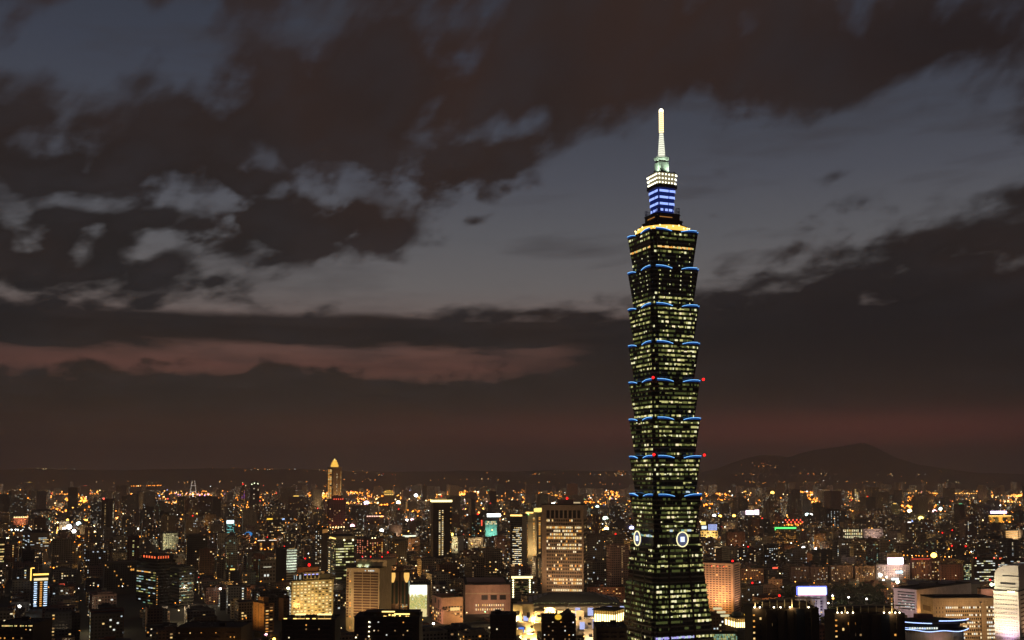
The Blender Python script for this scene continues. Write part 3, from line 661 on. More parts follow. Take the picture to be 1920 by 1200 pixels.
def landmarks():
    # tan office tower in the middle
    b = B('office_tower', 'tall tan stone office tower with rows of square windows and dark slots at the top', 'office tower', 'tan stone office tower', 1016, 1094, 1101, 947, 1118, 1570, -10, mat=TAN)
    rp = [.5, .15, .75, .35, .3, .95, .4, .5, .85, .03, .12, .2, .15, .45, .3, .02, .06, .85, .7, .02, .95, .45]
    b.win('front', 20, 22, 973, 1117, mats=(WARM, CREAM, CREAM, GOLD), dark=GLASS, u0=-.39, u1=.46, fx=.66, fz=.58, rowp=rp, run=.45, seed=4)
    for i in range(8): b.bar('dark_slot', GLASS, 'front', -.385 + i * .106, -.385 + i * .106 + .074, 957, 972, .1)
    b.win('right', 8, 22, 973, 1117, .06, (WARM,), GLASS, seed=5)
    for u in (-.5, .462): b.bar('pier', TAN, 'front', u, u + .04, 948, 1119, .8)
    b.pent(-.16, .24, 937.5, PINKW); b.box('penthouse_sign', E('penthouse_lamp', (1, .75, .4), .6), (.3 * b.w, -b.d * .2, b.h + 3), (.2 * b.w, 2, 2)); b.beacon(.08, -.2, 6.6, 1.7)
    flood(b.root, (0, -b.d / 2 - 60, 12), (0, 0, 66), 170000, (1, .58, .3), 1.6, .8); b.done()
    # pair of gold-rimmed towers to its left
    b = B('office_tower', 'dark glass tower with gold roof rim and ragged rows of white lit floors', 'office tower', 'gold-rimmed dark tower', 957, 979, 990, 966, 1066, 2072, -14, mat=glassm('dark_glass', (.02, .018, .016)))
    b.win('front', 10, 21, 988, 1066, .75, (CREAM, WARM, WHITE), u0=-.32, u1=.46, fx=.95, fz=.4, run=.55, seed=3); b.win('right', 1, 22, 985, 1060, .85, (GOLD, WARM), u0=.25, u1=.5, fx=.3, fz=.45)
    b.bar('roof_light', GLAMP, 'front', -.5, .5, 965, 968, 1.2); b.bar('corner_trim', CREAMW, 'right', -.5, .1, 968, 1064, .4); b.done()
    b = B('office_tower', 'cream tower behind the gold-rimmed dark tower, gold lamp columns and a glowing top block', 'office tower', 'cream gold-lamp tower', 986, 1006, 1020, 961, 1046, 2180, -14, mat=CREAMW)
    b.win('front', 1, 24, 970, 1046, .9, (GOLD, WARM), u0=.1, u1=.4, fx=.55, fz=.5); b.win('right', 1, 22, 970, 1040, .85, (GOLD, WARM), u0=-.3, u1=.1, fx=.6, fz=.6)
    b.box('glowing_block', E('glow_block', (1, .74, .2), 1.6), (.36 * b.w, -.1 * b.d, b.h + 4), (.36 * b.w, .6 * b.d, 7.5)); b.bar('roof_light', GLAMP, 'front', -.5, .2, 960, 962.5, 1.0); b.done()
    b.lampdots('front', [(-.3, 964)], 2.2, E('green_lamp', (.4, 1, .3), 3)); 
    flood(b.root, (0, -b.d / 2 - 30, 20), (0, 0, 60), 90000, (1, .7, .3), 1.8, .8)
    # dark round-cornered tower with the gold crown
    b = B('apartment_tower', 'slim dark tower with bright gold crown rim and lit stair windows in two columns', 'apartment tower', 'gold-crowned dark tower', 808, 812, 847, 941, 1050, 2344, 14, mat=wallm('dark_brown_stone', (.06, .04, .03)))
    b.win('front', 1, 24, 956, 1042, .92, (CREAM, WARM), u0=-.19, u1=-.11, fx=1, fz=.5, seed=2); b.win('front', 1, 24, 956, 1042, .92, (CREAM, WARM), u0=-.03, u1=.05, fx=1, fz=.5, seed=3)
    b.win('front', 1, 26, 950, 1044, .4, (DIM, GOLD), u0=.42, u1=.47, fx=1, fz=.5, seed=8); b.win('front', 6, 24, 950, 1044, .03, (DIM, WARM), u0=.08, u1=.45, seed=5)
    b.bar('crown_light', E('crown_gold_light', (1, .85, .35), 2.8), 'front', -.51, .51, 937.5, 941.5, 1.5); b.bar('crown_light', E('crown_gold_light', (1, .85, .35), 2.8), 'left', -.5, .5, 937.5, 941.5, 1.5)
    b.box('penthouse', PINKW, (0, 0, b.h + 5), (b.w * .5, b.d * .5, 8)); b.beacon(0, 0, 9, 1.3); b.done()
    # small frame-lit building
    b = B('shop_building', 'small glass building framed with bright gold bulbs along its roof and corners', 'shop building', 'bulb-framed building', 958, 959, 999, 1082, 1120, 1500, 3, mat=glassm('green_glass', (.03, .04, .03)))
    b.bar('roof_light', E('bulb_gold', (1, .8, .35), 2.6), 'front', -.5, .5, 1080.5, 1084.5, 1.2)
    b.lampdots('front', [(-.42, 1088 + 4.4 * k) for k in range(8)] + [(.36, 1088 + 4.4 * k) for k in range(8)], 1.15, E('bulb', (1, .85, .45), 4), 'bulb')
    b.slabs('floor_band', CONC, 'front', 7, 1090, 1118, .7, .4, -.35, .3); b.win('front', 8, 7, 1090, 1119, .25, (LIMED, DIM), u0=-.35, u1=.3, fx=.9); b.done()
    # pink department store and its terraces
    b = B('department_store', 'broad pink granite store with blank upper wall and a row of small arched lights', 'department store', 'pink department store', 868, 872, 957, 1097, 1152, 1400, 4, mat=PINKW)
    for u0 in (-.14, .06, .26): b.bar('recess', GLASS, 'front', u0, u0 + .14, 1116, 1125, .1)
    b.win('front', 13, 2, 1131, 1147, .95, (CREAM, WARM), u0=-.28, u1=.36, fx=.4, fz=.5); b.bar('cornice', CREAMW, 'front', -.5, .5, 1112, 1114, .8); b.pent(-.44, .42, 1094.5, PINKW, .6)
    flood(b.root, (0, -b.d / 2 - 40, 14), (0, 0, 18), 62000, (1, .58, .32), 2.3, .8); b.done()
    b = B('department_store', 'stepped pink building with sloping terraces beside the giant lit screen', 'department store', 'stepped pink building', 810, 828, 868, 1121, 1172, 1310, 22, mat=PINKW)
    b.bar('recess', GLASS, 'left', -.2, -.05, 1124, 1134, .1); b.bar('recess', GLASS, 'left', .15, .28, 1126, 1142, .1); b.bar('shop_window', WARM, 'front', -.1, .35, 1140, 1146, .2)
    for k in range(5): b.box('terrace', PINKW, ((-.42 + .19 * k) * b.w, -b.d / 2 - 3.4 + .5 * k, (17 - 2.6 * k) / 2), (b.w * .185, 6.6, 17 - 2.6 * k))
    b.win('left', 5, 4, 1142, 1168, .3, (GOLD, WARM), GLASS); b.win('front', 7, 5, 1136, 1168, .25, (WARM, DIM), GLASS); b.pent(-.4, .2, 1117, wallm('rust_panel', (.3, .13, .08)))
    flood(b.root, (-b.w / 2 - 22, -b.d / 2 - 14, 10), (0, 0, 16), 42000, (1, .52, .3), 2.0, .8); b.done()
    b = B('apartment_block', 'grey tiled block with white windows rising behind the stepped pink building', 'apartment block', 'grey tiled block', 811, 812, 836, 1091, 1122, 1480, 3, mat=CONC)
    b.win('front', 4, 6, 1094, 1122, .35, (WHITE, CREAM), GLASS, fx=.5); b.done(); roof_clutter(b, 3, 4)
    # giant screen
    b = B('screen_building', 'building carrying a giant glowing picture screen, white at the top', 'screen building', 'giant lit screen', 767, 768, 806, 1093, 1156, 1405, 4, mat=CONC)
    m = bpy.data.materials.new('screen_picture'); m.use_nodes = True; t = m.node_tree; t.nodes.clear()
    tc = t.nodes.new('ShaderNodeTexCoord'); x, y, z = sep(t, tc.outputs['Generated'])
    n1 = noise(t, vec(t, x * 4.0, 0.0, z * 5.0), 1.3, 4, .6); n2 = noise(t, vec(t, x * 9.0, 2.0, z * 11.0), 1.0, 3, .6)
    col = ramp(t, n2, [(.3, (.16, .12, .03)), (.45, (.75, .62, .22)), (.55, (.3, .34, .08)), (.7, (1, .9, .62))])
    sky_ = (z + (n1 - .5) * .5)  .step(.62, .82); floor_ = z.lt(.28)
    col = mixc(t, sky_, col, (1.0, 1, .82)); col = mixc(t, floor_ * .7, col, (.9, .72, .36))
    e = t.nodes.new('ShaderNodeEmission'); t.links.new(col, e.inputs[0]); t.links.new((sky_ * 1.4 + 1.15).k, e.inputs[1]); o = t.nodes.new('ShaderNodeOutputMaterial'); t.links.new(e.outputs[0], o.inputs[0])
    b.bar('screen', m, 'front', -.47, .36, 1095, 1152, .5); b.bar('screen_frame', WHITEW, 'front', .38, .44, 1093, 1154, 1.0); b.bar('screen_frame', WHITEW, 'front', -.5, -.478, 1093, 1154, 1.0)
    b.lampdots('front', [(-.3 + .14 * k, 1154.5) for k in range(5)], 1.2, E('lamp_cream', (1, .85, .5), 4)); b.bar('top_light', E('screen_top', (1, 1, .8), 2), 'front', -.46, .36, 1092.6, 1094.2, 1.2); b.done()
    # twin-turreted gold crown tower
    b = B('apartment_tower', 'slender granite tower with two glowing gold crown bays and a dark central groove', 'apartment tower', 'gold crown-bay tower', 731, 732, 768, 1071, 1156, 1380, 3, mat=wallm('brown_granite', (.24, .15, .1)))
    b.box('central_crown', b.mat, (0.0, -.1 * b.d, b.h + 3), (b.w * .36, b.d * .6, 6)); b.box('crown_cap', ROOFM, (0, -.1 * b.d, b.h + 6.3), (b.w * .42, b.d * .66, .6)); b.bar('groove', GLASS, 'front', -.03, .05, 1071, 1152, .15)
    for u in (-.36, .36):
        mb = MB(); z0, z1 = b.z(1086), b.z(1072.5); n = 10
        mb.loft([[(u * b.w + r * math.cos(2 * math.pi * k / n), -b.d / 2 + r * .5 * math.sin(2 * math.pi * k / n), z) for k in range(n)] for r, z in ((1.2, z0 - 3), (2.5, z0), (3.4, (z0 + z1) / 2), (3.2, z1))])
        mb.build('crown_bay', E('crown_bay', (1, .56, .14), 1.15), b.root)
    tg = wallm('teal_glass', (.03, .06, .055), .1)
    for u0 in (-.44, -.22, .1, .3): b.bar('glass_bay', tg, 'front', u0, u0 + .13, 1088, 1130, .3)
    for u0 in (-.41, -.19, .13, .33): b.win('front', 1, 16, 1088, 1150, .5, (TEAL, LIME, WARM, DIM), u0=u0, u1=u0 + .08, fx=.8, fz=.4, seed=int(90 + u0 * 50))
    b.win('front', 4, 3, 1132, 1150, .75, (GOLD, GOLD, WARM), u0=.06, u1=.42, fx=.45, fz=.4); b.bar('edge_light', E('edge_teal', (.75, 1, .8), .8), 'front', -.5, -.475, 1090, 1148, .5); b.bar('edge_light', E('edge_teal', (.75, 1, .8), .8), 'front', .475, .5, 1088, 1112, .5)
    flood(b.root, (0, -b.d / 2 - 16, .8), (0, -b.d / 2, 40), 26000, (1, .62, .26), 1.6, 2); b.beacon(-.2, 0, 7, .8); b.done()
    # balcony tower
    b = B('apartment_tower', 'tall cream apartment tower with three columns of balconies and a flat cream roof screen', 'apartment tower', 'cream balcony tower', 649, 711, 734, 1066, 1186, 1220, -12, mat=CREAMW)
    dk = wallm('balcony_shade', (.10, .05, .035), .7)  # dark panels stand in for the shade inside the balconies
    for j in range(17):
        y = 1074 + j * 5.1
        for u0, u1 in ((-.27, -.02), (.0, .22), (.24, .46)):
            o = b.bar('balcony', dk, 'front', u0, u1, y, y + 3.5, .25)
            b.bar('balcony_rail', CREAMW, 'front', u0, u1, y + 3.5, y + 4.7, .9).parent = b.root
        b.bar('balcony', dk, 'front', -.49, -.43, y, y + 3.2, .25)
    b.win('front', 9, 17, 1074, 1160, .08, (GOLD, WARM), u0=-.27, u1=.46, fx=.4, fz=.4, seed=6); b.win('front', 1, 18, 1068, 1160, .75, (DIM, GOLD, LIMED), u0=-.41, u1=-.35, fx=.8, fz=.6, seed=9)
    b.win('front', 16, 2, 1162, 1184, .6, (DIM, GOLD, LIMED), u0=-.4, u1=.4, fx=.35, fz=.6, seed=2); b.win('front', 7, 1, 1068, 1073, .8, (WHITE, PALE, COOL), u0=.05, u1=.4)
    b.box('roof_screen', CREAMW, (.22 * b.w, 0, b.h + 5.6), (.94 * b.w, b.d * .8, 7.4)); b.win('front', 8, 1, 1060, 1064.5, .8, (WHITE, PALE, LIME), u0=-.2, u1=.4, fx=.7, fz=.5)
    for u in (-.12, .1): MB().cyl((u * b.w, -b.d * .44, b.h), .9, 3.8, 2.6, n=8).build('roof_light_fan', E('fan_lime', (.9, 1, .55), .8), b.root)
    for u in (-.1, .15, .5): b.beacon(u, -.3, 9.5, .7)
    flood(b.root, (-4, -b.d / 2 - 22, .8), (-4, -b.d / 2, 22), 30000, (1, .6, .2), 2.0, 2); flood(b.root, (-4, -b.d / 2 - 48, 12), (0, -b.d / 2, 52), 170000, (1, .6, .26), 1.5, .8); b.done()
    # bright yellow hotel
    b = B('hotel', 'broad yellow lit hotel with stepped top, blue-lit niches and red rooftop lamp', 'hotel', 'yellow lit hotel', 543, 546, 625, 1090, 1166, 1310, 30, mat=CREAMW)
    b.win('front', 11, 12, 1092, 1162, .72, (CREAM, PALE, PALE, WARM, WARM), GLASS, u0=-.47, u1=.47, fx=.56, fz=.42, seed=3); b.win('left', 2, 12, 1092, 1162, .8, (CREAM, WHITE), GLASS)
    b.pent(-.22, .16, 1075.5, CREAMW, .8); b.pent(-.44, -.24, 1080, GLASS, .7); b.pent(.17, .42, 1079, wallm('slate', (.1, .09, .08)), .7)
    for k in range(4):
        u = -.175 + .093 * k; x = u * b.w; MB().box((x, -.4 * b.d - .1, b.h + 5), (.06 * b.w, .3, 5.5)).build('niche', GLASS, b.root); MB().box((x, -.4 * b.d - .4, b.h + 7), (.05 * b.w, .3, 1.3)).build('niche_light', E('niche_blue', (.4, .4, 1), 1.5), b.root)
    b.box('roof_house', wallm('rust_panel', (.3, .13, .08)), (-.1 * b.w, .1 * b.d, b.h + 12.5), (.5 * b.w, .4 * b.d, 6)); b.beacon(-.07, 0, 15.5, 1.7)
    b.win('front', 8, 1, 1078, 1088, .5, (WHITE, TEAL, COOL), u0=-.45, u1=-.25, fx=.3, fz=.8)
    flood(b.root, (-8, -b.d / 2 - 40, 14), (0, -b.d / 2, 22), 150000, (1, .66, .2), 2.0, .8); b.done()
    # striped tower
    b = B('office_tower', 'striped white tower lit on one face with a dark flank', 'office tower', 'striped white tower', 517, 537, 556, 1030, 1095, 1750, 35, mat=DARKW)
    b.slabs('white_band', wallm('white_band', (.62, .66, .6), .5, .15), 'front', 13, 1032, 1093, 2.2, .5)
    flood(b.root, (8, -b.d / 2 - 34, 20), (0, -b.d / 2, 55), 130000, (.9, 1, .82), 1.6, .8); b.win('front', 1, 1, 1028, 1030, 1, (WARM,)); b.beacon(-.2, 0, 1, .8); b.done()
    b = B('apartment_block', 'low grey wing with white bands beneath the striped white tower', 'apartment block', 'grey banded wing', 485, 488, 517, 1052, 1092, 1800, 35, mat=CONC)
    b.win('front', 5, 5, 1055, 1090, .12, (WHITE, CREAM), GLASS); b.bar('balcony_light', E('pale_strip', (.9, .85, .6), .7), 'front', -.3, .2, 1063, 1064.5, .4); b.done(); roof_clutter(b, 3, 9)
    # green lit office block left of the balcony tower
    b = B('office_building', 'green-glass office block with yellow floors and a column of warm windows down its flank', 'office building', 'green glass office', 614, 629, 664, 1006, 1092, 1600, 22, mat=glassm('office_green', (.05, .06, .04)))
    b.win('front', 9, 16, 1012, 1092, .4, (LIME, LIMED, PALE, LIME), u0=-.48, u1=.48, fx=.92, fz=.5, seed=7, run=.6, rowp=[.15, .6, .5, .7, .3, .5, .9, .2, .6, .3, .1, .6, .3, .2, .4, .3]); b.win('left', 1, 19, 1010, 1092, .85, (WARM, CREAM), u0=-.4, u1=-.15, fx=.6, fz=.5)
    b.win('left', 3, 19, 1010, 1092, .35, (LIME, WARM, DIM), u0=0, u1=.5, fx=.6, fz=.5); b.bar('roof_light', GLAMP, 'left', -.2, .5, 1009, 1011, .8); b.bar('parapet_band', CREAMW, 'front', -.5, .5, 1006, 1012, .5); b.lampdots('front', [(-.05, 1013), (.42, 1013)], 1.3, E('bulb', (1, .85, .45), 4)); b.done()
    b = B('office_tower', 'dark tower with three columns of small white windows behind the green glass office', 'office tower', 'white-dotted dark tower', 590, 604, 614, 991, 1076, 1900, -8, mat=DARKW)
    b.win('front', 3, 20, 995, 1074, .62, (CREAM, WHITE, DIM), u0=-.45, u1=.42, fx=.4, fz=.42); b.bar('lit_sign', E('brown_sign', (.9, .4, .1), .35), 'right', -.5, .5, 993, 1000, .3); b.done(); roof_clutter(b, 2, 3)
    # red up-lit block
    b = B('office_tower', 'dark wine-red tower with gold lamps at its foot and red bulbs along its top', 'office tower', 'wine-red tower', 614, 616, 648, 936, 992, 3300, 40, mat=wallm('wine_granite', (.2, .07, .07)))
    b.win('front', 7, 12, 945, 990, .12, (DIM, WARM, GOLD), GLASS, fx=.4); b.lampdots('front', [(-.4 + .16 * k, 989) for k in range(6)], 2.2, E('base_gold', (1, .8, .35), 3)); b.lampdots('front', [(-.2 + .13 * k, 936) for k in range(5)], 1.5, E('red_bulb', (1, .1, .05), 3))
    flood(b.root, (-20, -b.d / 2 - 14, 6), (-12, -b.d / 2, 60), 26000, (1, .3, .3), 1.2, 1); flood(b.root, (20, -b.d / 2 - 14, 6), (14, -b.d / 2, 60), 26000, (1, .3, .3), 1.2, 1); b.pent(-.3, .3, 929, None, .6); b.done()
    # distant domed tower
    b = B('domed_tower', 'distant slender tower with glowing gold stepped dome and bright left edge', 'domed tower', 'distant gold-domed tower', 614, 624, 640, 876, 945, 5200, 40, mat=wallm('rose_granite', (.3, .2, .13)))
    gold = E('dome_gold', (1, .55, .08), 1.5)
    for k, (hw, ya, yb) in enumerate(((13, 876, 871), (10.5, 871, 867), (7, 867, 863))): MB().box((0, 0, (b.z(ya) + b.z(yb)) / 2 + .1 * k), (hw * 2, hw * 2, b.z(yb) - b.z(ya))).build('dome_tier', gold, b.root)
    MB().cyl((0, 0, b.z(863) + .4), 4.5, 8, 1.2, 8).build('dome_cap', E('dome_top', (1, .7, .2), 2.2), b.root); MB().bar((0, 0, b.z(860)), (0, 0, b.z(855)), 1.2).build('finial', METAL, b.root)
    b.win('left', 2, 20, 880, 938, .9, (GOLD, GOLD, WARM), u0=-.45, u1=.3, fx=.8, fz=.75); b.win('front', 1, 24, 886, 938, .8, (CREAM, DIM), u0=-.08, u1=.02, fx=.9, fz=.5); b.win('front', 1, 24, 884, 930, .8, (GOLD, WARM), u0=.4, u1=.48, fx=.9, fz=.55)
    flood(b.root, (10, -b.d / 2 - 50, 10), (0, 0, 130), 1000000, (1, .6, .2), 1.5, .8); b.done()
    # rust windows
    b = B('office_building', 'dark brick office with rows of rosy red windows', 'office building', 'rosy-windowed office', 668, 692, 719, 1010, 1042, 2350, 38, mat=BRICK)
    pk = E('window_rose', (1, .3, .16), .8); b.win('left', 5, 7, 1013, 1040, .7, (pk, pk, GOLD), fx=.4, fz=.6); b.win('front', 6, 7, 1013, 1040, .5, (pk, GOLD, WARM), fx=.4, fz=.6); b.lampdots('front', [(-.3, 1009), (-.1, 1009)], 1.4, E('bulb', (1, .85, .45), 4)); b.done()
    # green floors, red crown
    b = B('office_building', 'dark glass office with green lit floors and red glowing crown slits', 'office building', 'red-crowned office', 255, 292, 330, 1052, 1142, 1500, 45, mat=glassm('dark_office', (.02, .022, .02)))
    b.win('left', 8, 14, 1072, 1140, .28, (TEAL, LIME, LIMED, COOL), fx=.9, fz=.4, run=.5, seed=11); b.win('front', 1, 15, 1075, 1140, .85, (GOLD, DIM), u0=-.46, u1=-.4, fx=.9, fz=.35); b.win('left', 8, 1, 1073, 1076, .9, (WARM, GOLD), fx=.95, fz=.7)
    b.pent(-.35, .45, 1041.5, DARKW, .8)
    rs = E('red_slit', (1, .16, .05), 1.3)
    for k in range(5): b.box('red_slit', rs, (-.35 * b.w - .2, (.34 - .17 * k) * b.d * .8, b.h + 4), (.3, b.d * .06, 3)); b.box('red_slit', rs, ((-.3 + .12 * k) * b.w, -.4 * b.d - .2, b.h + 4.2), (b.w * .045, .3, 3.4))
    b.done()
    b = B('office_building', 'dark glass office beside the red-crowned one with scattered teal floors', 'office building', 'teal-floored office', 318, 336, 363, 1064, 1138, 1460, 40, mat=glassm('dark_office', (.02, .022, .02)))
    b.win('front', 7, 13, 1070, 1128, .3, (TEAL, TEAL, LIME, COOL, LIMED), fx=.9, fz=.42, run=.5, seed=13); b.win('left', 4, 10, 1070, 1120, .15, (LIMED, TEAL), fx=.8, fz=.4, seed=4); b.done(); roof_clutter(b, 2, 7)
    b = B('apartment_block', 'wide dull concrete slab with pale edge frame and a lone amber window', 'apartment block', 'dull concrete slab', 192, 194, 256, 1054, 1110, 1620, 28, mat=wallm('dull_concrete', (.16, .14, .11)))
    b.win('front', 14, 12, 1058, 1106, .035, (GOLD, DIM, WARM), GLASS, fx=.5); b.bar('edge_frame', CONC, 'front', -.5, -.48, 1053, 1109, .6); b.bar('edge_frame', CONC, 'front', .48, .5, 1053, 1109, .6); b.bar('edge_frame', CONC, 'front', -.48, .48, 1053, 1054.5, .6); b.bar('lit_room', GOLD, 'front', .3, .42, 1068, 1072, .15); b.done(); roof_clutter(b, 3, 12)
    # small glitzy building
    b = B('shop_building', 'narrow building with glowing gold roof bracket and blue-white zigzag lamps down the front', 'shop building', 'zigzag-lamp building', 58, 61, 90, 1080, 1140, 1450, 30, mat=DARKW)
    b.bar('roof_light', E('bracket_gold', (1, .62, .12), 2.4), 'front', -.5, .5, 1076, 1079, 1.4); b.box('bracket', E('bracket_gold', (1, .62, .12), 2.4), (-.62 * b.w, -.3 * b.d, b.h + 2), (1.2, 2, 16)); b.box('bracket', E('bracket_gold', (1, .62, .12), 2.4), (-.5 * b.w, -.3 * b.d, b.h + 10), (3.4, 2, 1.2))
    b.bar('sign', E('gold_sign', (1, .8, .4), 1.2), 'front', -.44, .48, 1084.5, 1089, .4)
    bw = E('zigzag_blue', (.55, .75, 1), 1.7)
    for k in range(12): b.win('front', 1, 1, 1091 + 4 * k, 1094 + 4 * k, 1, (bw,), u0=-.44 + .02 * (k % 2), u1=-.22 + .02 * (k % 2), fx=.9, fz=.6); b.win('front', 1, 1, 1091 + 4 * k, 1094 + 4 * k, 1, (GOLD,), u0=-.06, u1=.14, fx=.7, fz=.8); b.win('front', 1, 1, 1091 + 4 * k, 1094 + 4 * k, 1, (bw, ), u0=.22 - .02 * (k % 2), u1=.46, fx=.9, fz=.6)
    b.done()
    b = B('office_building', 'dark office at the left edge with three rows of warm strip windows', 'office building', 'left-edge strip-window office', -30, -22, 9, 1012, 1058, 2000, 35, mat=DARKW)
    b.win('front', 12, 9, 1015, 1056, .7, (WARM, CREAM, LIME), u0=-.45, u1=.46, fx=.9, fz=.5, run=.6, rowp=[.1, .9, .2, .9, .2, 0, .9, .8, .9]); b.done()
    b = B('apartment_block', 'dark apartment block with two bays of cool white windows and a domed roof', 'apartment block', 'dome-roofed dark block', 42, 56, 92, 1000, 1036, 2250, 30, mat=DARKW)
    b.win('left', 3, 8, 1004, 1034, .4, (COOL, WHITE, LIMED), fx=.6); b.win('front', 9, 6, 1008, 1026, .5, (COOL, WHITE, WARM), fx=.9, fz=.4, run=.4); mb = MB(); mb.ball((0, 0, b.h), b.w * .35, n=12, k=6, sz=.4); mb.build('dome', ROOFM, b.root); b.done()
    b = B('office_building', 'small office with white glowing cap over stepped teal window rows', 'office building', 'teal-lit capped office', 422, 424, 441, 983, 1001, 2900, 30, mat=DARKW)
    b.box('glowing_cap', E('cap_white', (.75, .95, 1), 2), (0, 0, b.h + 5.5), (b.w * .75, b.d * .7, 9)); tl = E('teal_row', (.25, .95, .9), .9); b.win('front', 8, 6, 983, 1000, .75, (tl, tl, TEAL), fx=.85, fz=.5); b.done()
    b = B('office_building', 'dark building with two separate white-lit roof bars', 'office building', 'twin-bar roofed building', 481, 483, 517, 1015, 1036, 2500, 28, mat=BRICK)
    for u in (-.3, .34): b.box('roof_bar', E('roof_bar', (1, .85, .65), 1.6), (u * b.w, -.4 * b.d, b.h + 1.4), (.4 * b.w, 2, 1.6)); b.win('front', 1, 6, 1018, 1034, .8, (GOLD, DIM), u0=u - .1, u1=u + .06, fx=.7)
    b.beacon(.05, 0, 6, 1.2); b.done()
    b = B('office_tower', 'distant dark tower with a jagged silhouette and pale cap lights', 'office tower', 'distant dark tower', 468, 470, 486, 908, 952, 5000, 30, mat=DARKW)
    b.win('front', 4, 14, 912, 950, .12, (DIM, CREAM), fx=.5); b.pent(-.3, .3, 902, None, .6); b.lampdots('front', [(-.4, 908), (-.1, 906), (.3, 907)], 2.6, E('lamp_lime', (.9, 1, .6), 3)); b.done()
    b = B('office_tower', 'distant tower with violet lamp columns and a red mast lamp', 'office tower', 'violet-lamped tower', 450, 452, 460, 915, 944, 6000, 30, mat=DARKW)
    vi = E('violet_lamp', (.7, .2, .9), .9); b.win('front', 2, 10, 918, 942, .8, (vi, vi, GOLD), fx=.4, fz=.4); b.pent(-.3, .3, 909, None, .5); b.beacon(0, 0, 18, 4); b.done()
    b = B('event_dome', 'small blue glowing dome among dark blocks', 'event dome', 'blue glowing dome', 458, 459, 474, 1002, 1005, 2800, 2, mat=DARKW, roof=False)
    mb = MB(); mb.ball((0, 0, b.h), b.w * .5, n=16, k=8, sz=.7); mb.build('dome_shell', E('dome_blue', (.05, .35, .9), .7), b.root); b.lampdots('front', [(-.6, 1003)], 2.2, E('lamp_white', (1, .95, .9), 4)); b.done()
    b = B('office_building', 'dark office with yellow rooftop sign and rosy cream window rows', 'office building', 'yellow-signed dark office', 500, 502, 534, 976, 1002, 3000, 28, mat=DARKW)
    b.win('front', 10, 8, 980, 1001, .4, (WARM, CREAM, DIM), fx=.8, fz=.5, run=.5); b.box('roof_sign', E('yellow_sign', (1, .6, .05), 1.6), (-.38 * b.w, -.3 * b.d, b.h + 4), (.32 * b.w, 1.5, 4)); b.box('roof_sign', E('blue_lamp', (.4, .6, 1), 1.6), (.42 * b.w, -.3 * b.d, b.h + 3), (.14 * b.w, 1.5, 4)); b.done()
    b = B('apartment_block', 'pale gridded block with greenish lit face', 'apartment block', 'pale gridded block', 303, 306, 334, 1000, 1036, 2450, 30, mat=wallm('pale_tile', (.5, .5, .4)))
    b.win('front', 7, 10, 1003, 1034, .1, (CREAM, WARM), GLASS, fx=.5, fz=.45); flood(b.root, (-20, -b.d / 2 - 40, 24), (-10, 0, 30), 90000, (1, .9, .55), 1.4, .8); b.done(); roof_clutter(b, 3, 5)
    b = B('apartment_block', 'rose stone block with gold up-lights on its crown at far left', 'apartment block', 'far-left rose block', 22, 24, 52, 971, 1000, 3900, 32, mat=wallm('rose_stone', (.35, .18, .12)))
    b.lampdots('front', [(-.42 + .12 * k, 970) for k in range(8)], 2.2, E('base_gold', (1, .8, .35), 3)); b.win('front', 8, 8, 974, 998, .1, (GOLD, DIM), GLASS, fx=.4); flood(b.root, (0, -b.d / 2 - 40, 10), (0, 0, 30), 200000, (1, .45, .25), 1.6, .8); b.done()
    b = B('apartment_tower', 'tall dark slab with dotted stair lights at far left', 'apartment tower', 'dotted dark slab', 190, 204, 215, 936, 990, 3300, -5, mat=DARKW)
    b.win('front', 1, 16, 945, 985, .8, (DIM, WARM), u0=-.1, u1=.1, fx=.5, fz=.4); b.win('right', 1, 18, 940, 985, .8, (CREAM, DIM), u0=.1, u1=.4, fx=.4, fz=.4); b.lampdots('front', [(-.2, 935)], 3, E('red_bulb', (1, .1, .05), 3)); b.done()
    # orange apartments
    b = B('apartment_block', 'orange lit apartment block with plain flank and amber windows', 'apartment block', 'orange lit apartments', 474, 495, 514, 1132, 1192, 1240, 42, mat=wallm('orange_tile', (.42, .24, .1)))
    b.win('left', 2, 9, 1138, 1184, 0, (DIM,), GLASS, u0=-.5, u1=.5, fx=.1, fz=.4); b.win('front', 2, 10, 1132, 1188, .55, (GOLD, GOLD, WARM, DIM), GLASS, u0=-.4, u1=.4, fx=.7, fz=.4); b.bar('wall_joint', DARKW, 'left', -.02, .02, 1134, 1186, .1); b.pent(-.3, .2, 1122, None, .5)
    flood(b.root, (-b.w / 2 - 26, -4, 16), (0, 0, 28), 30000, (1, .5, .12), 1.8, .8); b.done()
    b = B('apartment_block', 'dim orange slab standing behind the orange lit apartments', 'apartment block', 'dim orange slab', 522, 531, 548, 1122, 1182, 1330, 36, mat=wallm('orange_tile', (.42, .24, .1)))
    b.win('front', 3, 9, 1126, 1180, .1, (DIM, GOLD), GLASS, fx=.3); b.done(); roof_clutter(b, 3, 5); flood(b.root, (0, -b.d / 2 - 30, 20), (0, 0, 30), 11000, (1, .5, .15), 1.8, .8)
    # cream signs further back
    b = B('office_building', 'dark building with red vertical sign and red roof lamp', 'office building', 'red-signed dark building', 881, 884, 905, 966, 1009, 3000, 12, mat=DARKW)
    b.win('front', 6, 9, 972, 1006, .3, (DIM, TEAL, LIMED), fx=.5, fz=.5); b.bar('sign', RED_SIGN, 'front', .36, .47, 975, 986, .5); b.beacon(.1, -.2, 0, 2.2); b.done()
    b = B('office_building', 'teal washed building under a dazzling white rooftop sign', 'office building', 'white-signed teal building', 908, 910, 932, 976, 1008, 3020, 10, mat=wallm('teal_wall', (.2, .42, .36)))
